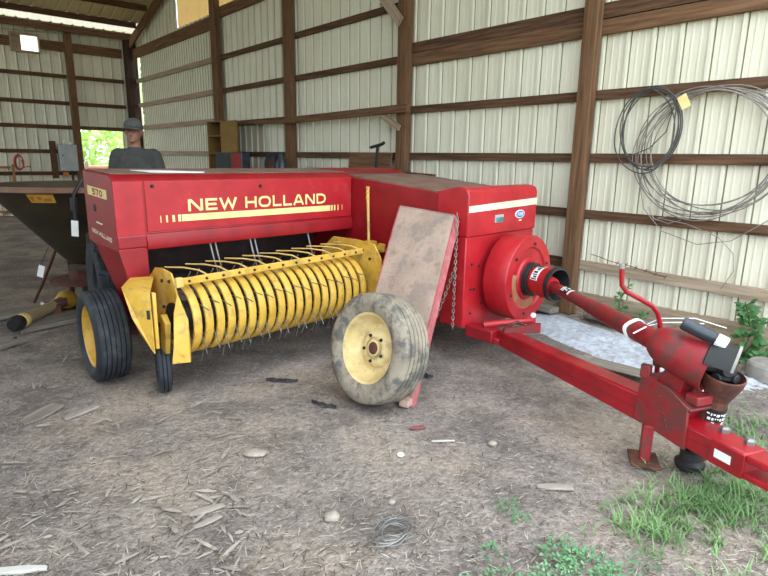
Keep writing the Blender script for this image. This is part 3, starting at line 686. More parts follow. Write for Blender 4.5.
# pillar
pil = bp('tongue_pillar', M().prism([(1.22, .20), (1.54, .175), (1.53, .385), (1.42, .435), (1.27, .455), (1.24, .43)], lambda s, z, r: T(s, r, z), -.016, .0), REDW, bevel=.005)
bp('pillar_side', M().prism([(1.22, .20), (1.54, .175), (1.53, .385), (1.42, .435), (1.27, .455), (1.24, .43)], lambda s, z, r: T(s, r, z), .13, .146), REDW, pil, bevel=.005)
bp('pillar_top', M().prism([(1.25, .43), (1.42, .415), (1.54, .365), (1.545, .38), (1.425, .43), (1.25, .448)], lambda s, z, r: T(s, r, z), -.014, .145), REDW, pil, bevel=.004)
bp('pillar_front', M().prism([(1.46, .295), (1.475, .30), (1.485, .375), (1.47, .375)], lambda s, z, r: T(s, r, z), .0, .13), RED, pil, bevel=.002)
bolt_set('weld_spot', [T(1.44 - .012 * k, -.016, .22 + .026 * k) for k in range(7)], T(0, -1, 0) - T(0, 0, 0), .007, pil, RUST, .006)
bp('lug', M().box(T(1.26, -.005, .47), (.035, .05, .07)), REDW, pil, bevel=.006)
# carrier yoke for the shaft hood
HC0 = P(1.495, 2.745, .637); HD = (P(1.465, 3.02, .565) - HC0); HL = HD.length; HDn = HD.normalized()
hd = bp('shaft_hood', M().lathe([(.0, -.02), (.05, -.02), (.070, .0), (.088, .03), (.105, .10), (.116, HL), (.108, HL), (.095, .10), (.06, .02)], HC0, HDn, 32), REDW)
bp('hood_foot', M().hexa([T(1.30, .02, .42), T(1.44, .02, .40), T(1.44, .12, .40), T(1.30, .12, .42)], [P(1.43, 2.84, .56), P(1.43, 2.93, .54), P(1.50, 2.95, .54), P(1.52, 2.85, .56)]), REDW, bevel=.006)
bp('carrier_bracket', M().box(T(1.52, .06, .42), (.10, .07, .045), Matrix.Rotation(R(-24), 3, 'Z')), REDW, bevel=.006)
MC = HC0 + HDn * HL
bd2 = (HDn * 1.0 + UX * .25 + Vector((0, 0, .05))).normalized()
m = M(); m.lathe([(.112, -.05), (.124, -.045), (.135, .02), (.145, .065), (.138, .065), (.12, .0), (.106, -.05)], MC, bd2, 32, R(140), R(290)); bp('rubber_boot', m, BLK, hd)
m = M(); m.lathe([(.139, .06), (.148, .062), (.148, .074), (.139, .074)], MC, bd2, 32, R(140), R(290)); bp('boot_rim', m, CONC, hd)
# folded-down front shaft
FA = P(1.525, 3.055, .50); FB = P(1.575, 2.985, .055); FD = (FB - FA).normalized()
fs = bp('front_drive_shaft', M().lathe([(.050, .04), (.05, .08), (.053, .09), (.053, .40), (.045, .44), (.0, .44)], FA, FD, 24), RUST)
bp('shaft_cup', M().lathe([(.086, -.04), (.092, -.035), (.088, .0), (.066, .06), (.055, .09), (.05, .08), (.062, .05), (.080, .0), (.083, -.035)], FA, FD, 28), RUST, fs)
uj = M(); uj.box(FA + Vector((0, 0, .02)), (.045, .10, .06), Matrix.Rotation(.4, 3, 'Z')); uj.box(FA + Vector((.0, .0, .045)), (.10, .04, .05), Matrix.Rotation(.5, 3, 'Z'))
uj.tube([FA + Vector((-.065, .02, .03)), FA + Vector((.065, -.02, .04))], .025, 10); uj.tube([FA + Vector((.02, .06, .04)), FA + Vector((-.02, -.06, .03))], .024, 10); uj.ball(FA + Vector((0, 0, .06)), .052); uj.tube([FA + Vector((-.05, -.03, .07)), FA + Vector((.05, .03, .06))], .03, 10)
uj.tube([FA + Vector((0, 0, .07)), MC - HDn * .05], .03, 10)
bp('universal_joint', uj, BLK, fs, bevel=.004)
dc = bp('danger_sticker', patch(FA, FD, refL, .0535, .13, .34, R(-75), R(65), 10), BLK, fs, smooth=60)
mm = M(); rg = random.Random(3)
for row in range(8):
    h0 = .15 + .023 * row
    a = -66
    while a < 55:
        w = rg.choice((6, 9, 14)); 
        if rg.random() < .72 or row in (1,): q = patch(FA, FD, refL, .0535, h0, h0 + rg.choice((.008, .014)), R(a), R(a + w), 2, .0035); mm.add(q.v, q.f)
        a += w + 5
bp('sticker_print', mm, WHITEP, dc, smooth=60)
q = patch(FA, FD, refL, .0535, .20, .235, R(-60), R(50), 8, .003); bp('red_print', q, REDF, dc, smooth=60)
bp('shaft_foot', M().lathe([(.0, .0), (.06, .0), (.07, .02), (.07, .035), (.05, .05), (.05, .09), (.03, .1)], FB + Vector((-.03, .02, -.05)), UP, 24), BLK, fs)
# jack
JC = P(1.445, 2.78, 0)
bp('jack_leg', M().box(JC + Vector((0, 0, .11)), (.05, .05, .20), Matrix.Rotation(.5, 3, 'Z')), REDW, bevel=.004)
bp('jack_foot', M().box(JC + Vector((0, 0, .012)), (.17, .14, .014), Matrix.Rotation(.5, 3, 'Z')), RUST, bevel=.004)
# crank handle
cr = [(1.465, 2.553, .985), (1.467, 2.556, .94), (1.472, 2.560, .89), (1.492, 2.582, .854), (1.541, 2.632, .819), (1.587, 2.680, .783), (1.610, 2.705, .745), (1.622, 2.718, .69), (1.63, 2.725, .62), (1.636, 2.731, .40)]
ck = bp('jack_crank', M().tube([P(*q) for q in cr], .013, 10), TONG)
bp('crank_tip', M().tube([P(1.465, 2.553, .975), P(1.465, 2.551, 1.0)], .0138, 10), CONC, ck)
bp('jack_head', M().lathe([(0, 0), (.03, 0), (.034, .03), (.02, .05), (0, .05)], P(1.64, 2.735, .46), UP, 16), RUST, ck)
# pivot hardware at the rear of the tongue
m = M(); m.box(P(2.05, 1.36, .235), (.12, .24, .09)); m.box(P(2.06, 1.44, .2), (.08, .16, .05)); pv = bp('tongue_pivot', m, REDD, bevel=.008)
bp('latch_tube', M().tube([P(2.06, 1.36, .29), P(2.09, 1.40, .30), P(2.30, 1.62, .335)], [.03, .028, .022], 12), REDF, pv)
bp('latch_lug', M().hexa([P(2.26, 1.60, .24), P(2.30, 1.66, .24), P(2.33, 1.64, .24), P(2.29, 1.58, .24)], [P(2.27, 1.60, .37), P(2.30, 1.65, .37), P(2.32, 1.64, .37), P(2.29, 1.59, .37)]), REDF, pv)
bp('latch_plate', M().hexa([P(2.03, 1.56, .27), P(2.26, 1.72, .27), P(2.27, 1.70, .27), P(2.04, 1.54, .27)], [P(2.03, 1.56, .31), P(2.26, 1.72, .34), P(2.27, 1.70, .34), P(2.04, 1.54, .31)]), REDW, pv)
bp('white_cap', M().ball(P(2.30, 1.63, .375), .022), WHITEP, pv)
bp('grease_tube', M().tube([P(2.12, 1.50, .28), P(2.2, 1.56, .33), P(2.24, 1.6, .30)], .012, 8), RUST, pv)

# bottle and string tied to the shaft (things of their own)
bx = bw(1.455, 3.03, .712)
bt = thing('bottle', 'small dark plastic bottle with a white cap lying on the red drive shaft hood', 'bottle', bx, BR)
bd = Vector((.16, -.9, -.33)).normalized()
obj('body', M().lathe([(0, -.17), (.026, -.17), (.032, -.16), (.032, -.04), (.02, -.01)], (0, 0, 0), bd, 20), DKPL, bt)
obj('cap', M().lathe([(.026, -.015), (.030, -.012), (.030, .03), (.026, .034), (0, .034)], (0, 0, 0), bd, 24), WHITEP, bt)
sp = lerp(S0, S1, .86)
m = M(); xx = SD.orthogonal().normalized(); yy = SD.cross(xx)
for off in (0, .012, .022):
    m.tube([sp + SD * (off + .01 * math.sin(k)) + (xx * math.cos(2 * PI * k / 20) + yy * math.sin(2 * PI * k / 20)) * .0585 for k in range(20)], .004, 5, closed=True)
kn = sp + Vector((-.035, -.045, .03))
m.tube([kn, kn + Vector((-.08, -.05, .03)), kn + Vector((-.19, -.03, .015))], .0035, 5)
m.tube([kn, kn + Vector((-.01, -.03, -.05)), kn + Vector((-.005, -.02, -.10))], .0035, 5)
m.tube([kn, kn + Vector((.06, -.08, .03)), kn + Vector((.13, -.16, .035)), kn + Vector((.20, -.24, .03))], .0026, 5)
m.tube([kn, kn + Vector((.08, -.06, .045)), kn + Vector((.18, -.2, .055)), kn + Vector((.26, -.33, .015))], .0026, 5)
st = obj('string', m, WHITEP); st.location = BO; st.rotation_euler = (0, 0, BR)
tag(st, 'white string tied around the red drive shaft with loose ends', 'string')
PaperM = M(); pz = 1.402
PaperM.add([P(.27, -.14, pz - .016), P(.62, -.07, pz - .020), P(.66, -.13, pz - .016), P(.40, -.24, pz - .008), P(.20, -.28, pz - .006)], [[0, 1, 2, 3, 4]])
pp = obj('paper_sheet', PaperM, PAPER, smooth=0); pp.location = BO; pp.rotation_euler = (0, 0, BR); pp.modifiers.new('t', 'SOLIDIFY').thickness = .004
tag(pp, 'white sheet of paper lying on the red housing in front of the man', 'paper')

# ------------------------------------------------------------------ leaning board, chain, loose wheel
lb = thing('loading_chute', 'worn pinkish metal chute panel leaning on the red chamber behind the loose wheel', 'panel', bw(1.05, 1.2), BR)
def lbp(u, v, z): return P(u - 1.05, v - 1.2, z)
tl, tr, br, bl = (1.885, .64, 1.13), (1.885, 1.17, 1.10), (1.06, 1.50, .01), (1.06, .97, .01)
nrm = (Vector(lbp(*tr)) - Vector(lbp(*tl))).cross(Vector(lbp(*bl)) - Vector(lbp(*tl))).normalized()
if nrm.x > 0: nrm = -nrm
th = .05
a = [lbp(*q) for q in (bl, br, tr, tl)]; fr_ = [p + nrm * .0 for p in a]; bk = [p - nrm * .012 for p in a]
obj('face_sheet', M().hexa(fr_, bk), PINKW, lb, smooth=0)
e = (a[1] - a[0]).normalized()
obj('right_flange', M().hexa([a[1], a[1] + e * .012, a[1] + e * .012 - nrm * .07, a[1] - nrm * .07], [a[2], a[2] + e * .012, a[2] + e * .012 - nrm * .07, a[2] - nrm * .07]), PINKE, lb, smooth=0)
obj('left_flange', M().hexa([a[0], a[0] - e * .012, a[0] - e * .012 - nrm * .07, a[0] - nrm * .07], [a[3], a[3] - e * .012, a[3] - e * .012 - nrm * .07, a[3] - nrm * .07]), PINKE, lb, smooth=0)
obj('top_lip', M().hexa([a[3], a[2], a[2] - nrm * .05, a[3] - nrm * .05], [p + Vector((0, 0, .012)) for p in (a[3], a[2], a[2] - nrm * .05, a[3] - nrm * .05)]), PINKW, lb, smooth=0)
m = M(); m.box(lbp(1.055, 1.485, .025), (.07, .07, .05), Matrix.Rotation(.3, 3, 'Z')); obj('corner_foot', m, mat('worn_pale_foot', 'b59a86', '9a5a54', 'c4b09a', rough=.9, scale=14), lb, bevel=.012)
# chain
chn = M()
def chain_path(m, pts, L=.034, r=.0035, w=.009):
    pts = [Vector(p) for p in pts]; i = 0; flip = False
    for p, q in zip(pts, pts[1:]):
        seg = (q - p); n = max(1, round(seg.length / (L * .78)))
        for k in range(n):
            c = p + seg * ((k + .5) / n); d = seg.normalized(); s = d.orthogonal().normalized(); s2 = d.cross(s); s = s2 if flip else s; flip = not flip
            loop = [c + d * (math.cos(t) * L / 2) + s * (math.sin(t) * w) for t in [2 * PI * j / 10 for j in range(10)]]
            m.tube(loop, r, 5, closed=True)
chtop = Vector((1.895, 1.215, 1.13))
chain_path(chn, [P(1.87, 1.205, 1.125), P(1.865, 1.215, 1.05), P(1.865, 1.215, .26)])
chain_path(chn, [P(1.88, 1.20, .72), P(1.83, 1.16, .52), P(1.79, 1.12, .36), P(1.75, 1.11, .33), P(1.72, 1.10, .38)])
co = obj('chain', chn, CHAINM, smooth=60); co.location = BO; co.rotation_euler = (0, 0, BR)
tag(co, 'rusty steel chain hanging down the right edge of the leaning chute panel', 'chain')
# loose wheel
tilt = R(13); ax = (-UX * math.cos(tilt) + UP * math.sin(tilt)).normalized()
lw = thing('loose_wheel', 'dusty implement wheel with cream rim leaning in front of the chute panel', 'wheel', bw(.87, 1.315), BR)
wax = (ax + VX * -.04).normalized()
RW, WW = .342, .24
cz = RW * math.cos(tilt) + WW / 2 * .84 * math.sin(tilt)
wheel(lw, Vector((.10, 0, cz)), wax, RW, .215, WW, RUBD, RIMC, 6, 5, RIMC)
obj('bearing_hole', M().lathe([(0, WW / 2 * .335), (.036, WW / 2 * .335), (.04, WW / 2 * .30)], Vector((.10, 0, cz)), wax, 20), RUST, bpy.data.objects[[o.name for o in lw.children if o.name.startswith('rim')][0]])

# ------------------------------------------------------------------ hopper spreader at the left
sx, sy = -2.80, 5.15
hp = thing('hopper_spreader', 'dark brown cone hopper spreader with a yellow decal standing left of the baler', 'spreader', (sx, sy, 0))
obj('hopper', M().lathe([(.13, .52), (.17, .56), (.70, 1.19), (.725, 1.20), (.725, 1.225), (.70, 1.225), (.16, .585), (.11, .56)], seg=48), BROWN, hp)
obj('rim_band', M().lathe([(.727, 1.185), (.733, 1.19), (.733, 1.228), (.70, 1.231), (.70, 1.226)], seg=48), DUST, hp)
# decal on the cone, facing the door
def cone_patch(a0, a1, z0, z1, off=.004, seg=6):
    m = M(); rr = lambda z: .17 + (z - .56) * .53 / .63 + off
    for i in range(seg):
        t0 = R(a0 + (a1 - a0) * i / seg); t1 = R(a0 + (a1 - a0) * (i + 1) / seg)
        m.quad(*[(rr(z) * math.cos(t), rr(z) * math.sin(t), z - off) for t, z in ((t0, z0), (t1, z0), (t1, z1), (t0, z1))])
    return m
de = obj('yellow_decal', cone_patch(-93, -76, 1.11, 1.18), YEL, hp, smooth=60)
for a, b, z0, z1 in ((-91.5, -89, 1.125, 1.165), (-87, -84, 1.135, 1.165), (-83, -78, 1.125, 1.15)):
    obj('decal_print', cone_patch(a, b, z0, z1, .007, 2), ORANGE, de, smooth=60)
obj('gear_housing', M().lathe([(0, .30), (.11, .30), (.14, .36), (.14, .46), (.10, .53), (0, .53)], seg=20), RUST, hp)
obj('spinner_disc', M().lathe([(0, .33), (.30, .335), (.31, .34), (.31, .355), (0, .36)], seg=36), RUST, hp)
obj('shaft_stub', M().tube([(0, 0, .30), (0, 0, .06)], .05, 12), BLK, hp)
m = M(); m.tube([(-.25, .2, .8), (-.3, .25, .02)], .025, 8); m.tube([(.3, .25, .8), (.35, .3, .02)], .025, 8); m.tube([(-.3, .25, .3), (.35, .3, .3)], .022, 8); obj('stand_frame', m, RUST, hp)
m = M(); m.box((.25, -.30, .62), (.10, .05, .5)); m.box((.12, -.22, .5), (.3, .05, .05)); obj('hitch_frame', m, BROWN, hp, bevel=.006)
tagT = thing('hanging_tag', 'white tag hanging on a black strap in front of the brown hopper', 'tag', (-2.44, 4.43, 0))
obj('strap', M().tube([(.03, .09, 1.30), (.0, -.01, 1.18), (.0, -.02, .98)], .014, 6), BLK, tagT)
obj('handle', M().tube([(0, -.02, 1.16), (.0, -.02, 1.06)], .026, 8), BLK, tagT)
obj('label_tag', M().box((-.005, -.03, .92), (.055, .006, .125), Matrix.Rotation(.08, 3, 'Y')), WHITEP, tagT)
m = M(); m.tube([(-2.98, 5.0, .63), (-3.28, 5.27, .3), (-3.57, 5.53, .01)], .013, 8); 
rod = obj('iron_rod', m, RUST); tag(rod, 'thin rusty rod leaning from the ground against the hopper bottom', 'rod')
m = M(); m.box((0, 0, .055), (.055, .006, .11), Matrix.Rotation(.3, 3, 'Y')); o = obj('white_card', m, WHITEP); o.location = (-3.10, 4.95, .40); tag(o, 'small white card hanging by the rusty rod under the hopper', 'card')
o_s = M(); o_s.tube([(0, 0, .11), (.07, .04, .27)], .003, 5); obj('cord', o_s, BLK, o)
# lugged tire behind the housing
tt = thing('lugged_tire', 'black lugged tire standing behind the left end of the red housing', 'tire', (-2.33, 4.62, 0), R(35))
m = M(); m.lathe([(.20, -.09), (.29, -.12), (.36, -.12), (.385, -.10), (.385, .10), (.36, .12), (.29, .12), (.20, .09), (.19, 0), (.20, -.09)], (0, 0, .41), (1, 0, 0), 40)
tb = obj('carcass', m, RUB, tt)
m = M()
for k in range(22):
    a = 2 * PI * k / 22; sgn = 1 if k % 2 else -1
    rot = Matrix.Rotation(a, 3, 'X')
    m.box(rot @ Vector((sgn * .055, 0, .393)) + Vector((0, 0, .41)), (.12, .032, .03), rot @ Matrix.Rotation(sgn * .5, 3, 'Z'))
obj('tread_lugs', m, mat('bluish_rubber', '2f3a4a', '252d3a', '3c4a5e', rough=.6), tt)
obj('wheel_disc', M().lathe([(0, .03), (.12, .03), (.2, .07)], (0, 0, .41), (-1, 0, 0), 28), BLK, tt)
# planks and old driveshaft on the ground at the left
def plank(x0, y0, x1, y1, w, th, z, label, material=WOODGR, name='plank', z1=None):
    o = board(name, (x0, y0, z), (x1, y1, z if z1 is None else z1), w, th, (-(y1 - y0), (x1 - x0), 0), material, bevel=.004)
    return tag(o, label, 'plank', 'old planks on the ground at the left')
plank(-3.17, 4.59, -2.40, 5.55, .32, .04, .03, 'wide grey weathered plank lying left of the black baler wheel')
plank(-3.62, 4.9, -2.9, 5.75, .22, .03, .02, 'grey plank on the ground under the spreader, behind the old driveshaft')
plank(-3.75, 4.12, -2.98, 4.30, .12, .035, .02, 'short grey plank end at the left edge of the barn floor', z1=.03)
plank(-2.98, 4.12, -2.94, 4.26, .07, .04, .025, 'stub of wood under the front end of the wide grey plank')
pd = thing('old_driveshaft', 'old tan driveshaft with a yellow guard cone lying on the grey planks', 'driveshaft', (-3.0, 4.75, 0))
da, db = Vector((-.06, -.22, .11)), Vector((-.08, .42, .11)); dv = (db - da).normalized()
obj('shaft_tube', M().tube([da, db], .052, 14), mat('tan_tube', '8f7a58', '7a6648', 'a08a66', rough=.8), pd)
obj('yoke', M().lathe([(0, -.12), (.045, -.12), (.066, -.09), (.066, -.03), (.05, 0)], da, dv, 14), BLK, pd)
obj('tube_collar', M().lathe([(.054, 0), (.062, .005), (.062, .05), (.054, .055)], da, dv, 16), YELD, pd)
obj('guard_cone', M().lathe([(.055, 0), (.075, .02), (.095, .10), (.09, .13), (0, .11)], db, dv, 20), YEL, pd)
m = M(); m.box((0, 0, .05), (.12, .16, .09), Matrix.Rotation(.5, 3, 'Z')); m.tube([(-.06, -.05, .08), (.1, .05, .1)], .04, 10); o = obj('rusty_bracket', m, RUST, bevel=.008); o.location = (-3.08, 5.05, .035); tag(o, 'rusty bracket with a pale strip resting behind the old driveshaft', 'bracket')
m = M(); m.box((-.02, -.085, .10), (.10, .012, .02), Matrix.Rotation(.35, 3, 'Y')); obj('pale_strip', m, PAPER, o)
# timber frame against the far left wall
tf_ = thing('wooden_stand', 'orange brown timber stand against the far left wall, left of the red hose', 'stand', LW(2.87, -.16, 0))
dd = -Nn
m = M()
def fb(a, b, w=.09): 
    o = board('upright' if abs(a[1] - b[1]) > .5 else 'rail', dd * a[0] + UP * a[1], dd * b[0] + UP * b[1], w, .05, D, mat('orange_wood', '9a6a3c', '84582f', 'ab7a4a', rough=.85, scale=3, stretch=(1, 12, 12)) if 'orange_wood' not in bpy.data.materials else bpy.data.materials['orange_wood'], tf_); return o
fb((0, 0), (0, 1.22)); fb((.6, 0), (.6, 1.22)); fb((0.05, .75), (.55, .75)); fb((.05, .12), (.55, .12)); fb((0.05, 1.15), (.55, 1.15))

# electrical box etc on the left wall
eb = thing('electrical_box', 'grey electrical box mounted on the far wall left of the bright doorway', 'electrical box', LW(1.66, -.02, 0))
def lb3(name, t0, t1, z0, z1, q0, q1, mt, parent, off=1.66, bevel=.006):
    f = lambda t, q, z: -Nn * (t - off) + D * (q + .02) + UP * z
    m = M(); m.hexa([f(t0, q0, z0), f(t1, q0, z0), f(t1, q1, z0), f(t0, q1, z0)], [f(t0, q0, z1), f(t1, q0, z1), f(t1, q1, z1), f(t0, q1, z1)])
    return obj(name, m, mt, parent, smooth=0, bevel=bevel)
lb3('case', 1.46, 1.86, 1.06, 1.70, -.10, .07, GREYB, eb)
dr = lb3('door', 1.475, 1.845, 1.075, 1.685, -.112, -.10, GREYB, eb)
lb3('latch', 1.78, 1.80, 1.42, 1.46, -.122, -.112, BLK, dr, bevel=0)
m = M(); f = lambda t, q, z: -Nn * (t - 1.66) + D * (q + .02) + UP * z
m.tube([f(1.72, 0, 1.70), f(1.72, 0, 1.80)], .02, 8); m.tube([f(1.56, 0, 1.70), f(1.56, 0, 1.76)], .03, 8); obj('conduit', m, WHITEP, eb)
m = M(); m.tube([f(1.6, -.02, 1.06), f(1.6, -.02, .3)], .03, 8); obj('drop_cable', m, BLK, eb)
bb = lb3('backing_board', 1.90, 2.04, .88, 1.78, .0, .05, WOODG, None, off=0); bb.location = W(SMAX, 0, 0) - D * .02; tag(bb, 'upright dark board fixed beside the grey electrical box', 'board')
jb = lb3('junction_box', 1.68, 1.80, .93, 1.03, -.03, .05, ORANGE, None, off=0); jb.location = W(SMAX, 0, 0) - D * .02; tag(jb, 'small orange box on the wall just below the grey electrical box', 'box')
# red hose on the left wall
m = M()
for k in range(3):
    rr = .13 + .012 * k; cz = 1.26
    m.tube([LW(2.70 + rr * .62 * math.cos(t) + .01 * k, .03 - .012 * k, cz + rr * 1.15 * math.sin(t)) for t in [2 * PI * j / 22 for j in range(22)]], .016, 6, closed=True)
m.tube([LW(2.66, .02, 1.32), LW(2.62, .0, 1.14), LW(2.52, .0, 1.18), LW(2.49, .0, 1.14)], .016, 6)
o = obj('red_hose', m, REDC); tag(o, 'coiled red hose hanging on the far wall left of the electrical box', 'hose')

# ------------------------------------------------------------------ back wall bay: shelf beam, cabinet, bench and things on it
def shelfbeam(s0, z0, s1, z1, t, h, th, label):
    o = board('shelf_beam', W(s0, t, z0), W(s1, t, z1), h, th, UP, WOODP, bevel=.005); return tag(o, label, 'beam')
shelfbeam(2.38, 2.105, 5.35, 2.06, -.05, .10, .05, 'long horizontal shelf beam ending at the post behind the red hood')
shelfbeam(5.0, 2.04, 7.2, 2.09, -.08, .06, .05, 'thinner beam running from the shelf beam to the yellow cabinet')
br = board('shelf_bracket', W(2.56, -.03, 1.87), W(2.90, -.03, 2.04), .08, .04, UP, WOODL); tag(br, 'pale diagonal bracket holding up the right end of the shelf beam', 'bracket')
m = M()
# cabinet
cb = thing('plywood_cabinet', 'open yellow plywood cabinet with its door swung out, under the thin beam', 'cabinet', Wq(7.6, -.25, 0))
def cbx(name, s0, s1, t0, t1, z0, z1, mt, parent=cb, bevel=.003):
    f = lambda s, t, z: D * (s - 7.6) + Nn * (t + .25) + UP * z
    m = M(); m.hexa([f(s0, t0, z0), f(s1, t0, z0), f(s1, t1, z0), f(s0, t1, z0)], [f(s0, t0, z1), f(s1, t0, z1), f(s1, t1, z1), f(s0, t1, z1)])
    return obj(name, m, mt, parent, smooth=0, bevel=bevel)
cbx('side_panel', 7.62, 7.65, -.35, .0, 1.2, 2.12, WOODY); cbx('side_panel', 8.2, 8.23, -.35, .0, 1.2, 2.12, WOODY)
cbx('back_panel', 7.65, 8.2, -.03, 0, 1.2, 2.12, WOODP)
for z in (1.2, 1.52, 1.84, 2.10): cbx('shelf', 7.65, 8.2, -.34, -.03, z, z + .02, WOODY)
dr = cbx('door', 6.95, 7.60, -.37, -.35, 1.25, 2.10, WOODY)
wb = thing('workbench', 'wooden workbench along the back wall, mostly hidden behind the baler', 'workbench', Wq(5.3, -.35, 0))
def wbx(name, s0, s1, t0, t1, z0, z1, mt, parent=wb):
    f = lambda s, t, z: D * (s - 5.3) + Nn * (t + .35) + UP * z
    m = M(); m.hexa([f(s0, t0, z0), f(s1, t0, z0), f(s1, t1, z0), f(s0, t1, z0)], [f(s0, t0, z1), f(s1, t0, z1), f(s1, t1, z1), f(s0, t1, z1)])
    return obj(name, m, mt, parent, smooth=0, bevel=.004)
wbx('bench_top', 2.7, 7.55, -.75, -.0, 1.12, 1.17, WOODP)
for s in (2.75, 5.1, 7.4):
    for t in (-.72, -.1): wbx('leg', s, s + .09, t, t + .07, 0, 1.12, WOODP)
tc_ = thing('tool_chest', 'dark grey metal chest with a red panel standing on the bench below the cabinet', 'chest', Wq(6.95, -.45, 1.17))
def tcx(name, s0, s1, t0, t1, z0, z1, mt, parent=tc_, bevel=.01):
    f = lambda s, t, z: D * (s - 6.95) + Nn * (t + .45) + UP * (z - 1.17)
    m = M(); m.hexa([f(s0, t0, z0), f(s1, t0, z0), f(s1, t1, z0), f(s0, t1, z0)], [f(s0, t0, z1), f(s1, t0, z1), f(s1, t1, z1), f(s0, t1, z1)])
    return obj(name, m, mt, parent, smooth=0, bevel=bevel)
chest = tcx('case', 6.5, 7.5, -.70, -.55, 1.17, 1.55, DKPL); tcx('red_panel', 6.52, 6.85, -.715, -.70, 1.18, 1.54, REDD, bevel=.003); tcx('base_strip', 6.5, 7.5, -.708, -.70, 1.17, 1.21, BLK, bevel=.002)
tw = thing('small_tire', 'small dark tire standing upright on the bench right of the grey chest', 'tire', Wq(5.85, -.45, 1.17))
obj('tire', M().lathe([(.09, -.04), (.16, -.06), (.19, -.04), (.19, .04), (.16, .06), (.09, .04), (.09, -.04)], (0, 0, .192), -Nn, 28), RUB, tw)
obj('rim', M().lathe([(.09, .03), (.05, .01), (0, .01)], (0, 0, .192), -Nn, 20), RUST, tw)
jg = thing('dark_jug', 'tall dark jug with a narrow neck on the bench left of the middle post', 'jug', Wq(5.55, -.5, 1.17))
obj('jug_body', M().lathe([(0, 0), (.09, 0), (.095, .02), (.095, .22), (.04, .32), (.035, .36), (0, .36)], seg=20), DKPL, jg); obj('jug_cap', M().lathe([(.038, .35), (.038, .39), (0, .39)], seg=14), BLK, jg)
wbt = thing('white_bottle', 'small white bottle on the bench in front of the dark jug', 'bottle', Wq(5.6, -.68, 1.17))
obj('bottle_body', M().lathe([(0, 0), (.03, 0), (.032, .1), (.012, .14), (.012, .16), (0, .16)], seg=14), WHITEP, wbt)
o = board('leaning_board', Wq(2.75, -.06, 1.38), Wq(3.65, -.06, 1.38), .38, .03, (UP * 1 + Nn * .12), WOODP, bevel=.003); tag(o, 'brown board standing on the bench behind the T shaped tool', 'board')
tl_ = thing('tee_handle_tool', 'black T handled tool standing up on the bench by the shelf bracket', 'tool', Wq(3.02, -.4, 1.17))
obj('shaft', M().tube([(D * .05), D * 0 + UP * .47], .018, 8), BLK, tl_); obj('cross_handle', M().tube([D * .13 + UP * .455, D * -.07 + UP * .49, D * -.12 + UP * .51], .02, 8), BLK, tl_)
gj = thing('glass_jar', 'grey glass jar on the bench right of the middle post', 'jar', Wq(4.05, -.45, 1.17))
obj('jar_body', M().lathe([(0, 0), (.05, 0), (.055, .02), (.055, .10), (.04, .12), (.04, .135), (0, .135)], seg=18), GALV, gj)
gj2 = thing('steel_can', 'small pale can on the bench left of the T handled tool', 'can', Wq(3.35, -.5, 1.17))
obj('can_body', M().lathe([(0, 0), (.045, 0), (.045, .16), (0, .16)], seg=18), CONC, gj2)
rc = thing('red_can', 'small dark red can on the bench between the jar and the post', 'can', Wq(4.35, -.5, 1.17))
obj('can_body', M().lathe([(0, 0), (.05, 0), (.05, .1), (.02, .12), (0, .12)], seg=18), REDD, rc)
# dark scrap behind the chamber
o = board('dark_plank', W(1.35, -.6, 1.28), W(2.25, -.55, 1.30), .12, .06, UP, WOODG); tag(o, 'dark plank end showing above the chamber, right of the second post', 'plank')
sh_ = thing('saw_trestle', 'dark timber trestle behind the bale chamber', 'trestle', W(1.8, -.58, 0)); 
obj('leg', M().box(D * -.3 + UP * .6, (.08, .08, 1.22)), WOODG, sh_); obj('leg', M().box(D * .35 + UP * .6, (.08, .08, 1.22)), WOODG, sh_)

# ------------------------------------------------------------------ wire coils on the right wall
def coil(name, s, z, rs, rz, loops, jit, rad, mt, label, extra=(), seed=1, t=.07):
    rg = random.Random(seed); m = M(); pts = []
    for k in range(loops):
        ds, dz = rg.uniform(-jit, jit), rg.uniform(-jit, jit) - jit * .6 * (k / loops); q = 1 + rg.uniform(-.07, .06)
        ph = rg.uniform(0, 6.28); tt = t - rg.uniform(0, .035)
        ring = [W(s + ds + rs * q * (math.cos(a) + .035 * math.sin(2 * a + ph)), tt, z + dz * 1.0 + rz * q * (math.sin(a) + .03 * math.cos(3 * a + ph)) - (rz * (1 - q) * -1 if False else 0)) for a in [2 * PI * j / 48 for j in range(48)]]
        top = max(p.z for p in ring); sh = (z + rz) - top + rg.uniform(-.03, .01)
        ring = [p + UP * sh for p in ring]
        m.tube(ring, rad, 5, closed=True)
    for e in extra: m.tube([W(a, t - .02, b) for a, b in e], rad * .8, 5)
    o = obj(name, m, mt, smooth=60); return tag(o, label, 'wire coil', 'wire coils on the right wall')
coil('wire_coil', -1.08, 1.60, .53, .49, 9, .06, .0048, GALV, 'large coil of pale wire hanging on the right wall', seed=4,
     extra=[[(-.66, 1.12), (-.72, 1.02), (-.85, .99), (-.95, 1.03), (-.88, 1.06), (-.75, 1.03), (-1.0, 1.0), (-1.25, .92), (-1.38, .80), (-1.40, .66), (-1.33, .5)], [(-.55, 1.35), (-.62, 1.1), (-.8, .92), (-1.1, .84), (-1.35, .9), (-1.6, 1.1)]])
coil('wire_coil', -.58, 1.775, .255, .345, 5, .03, .006, DKWIRE, 'smaller dark wire coil hanging left of the large pale coil', seed=8, t=.05,
     extra=[[(-.79, 2.0), (-.74, 1.75), (-.62, 1.62), (-.45, 1.55), (-.36, 1.56)]])
m = M(); m.box((0, 0, 0), (.075, .006, .11), Matrix.Rotation(.5, 3, 'Y')); ytag = obj('paper_tag', m, CREAM); ytag.location = W(-.86, .02, 1.985); ytag.rotation_euler = (0, 0, math.atan2(D.y, D.x)); tag(ytag, 'cream paper tag tied to the top of the large wire coil', 'tag')
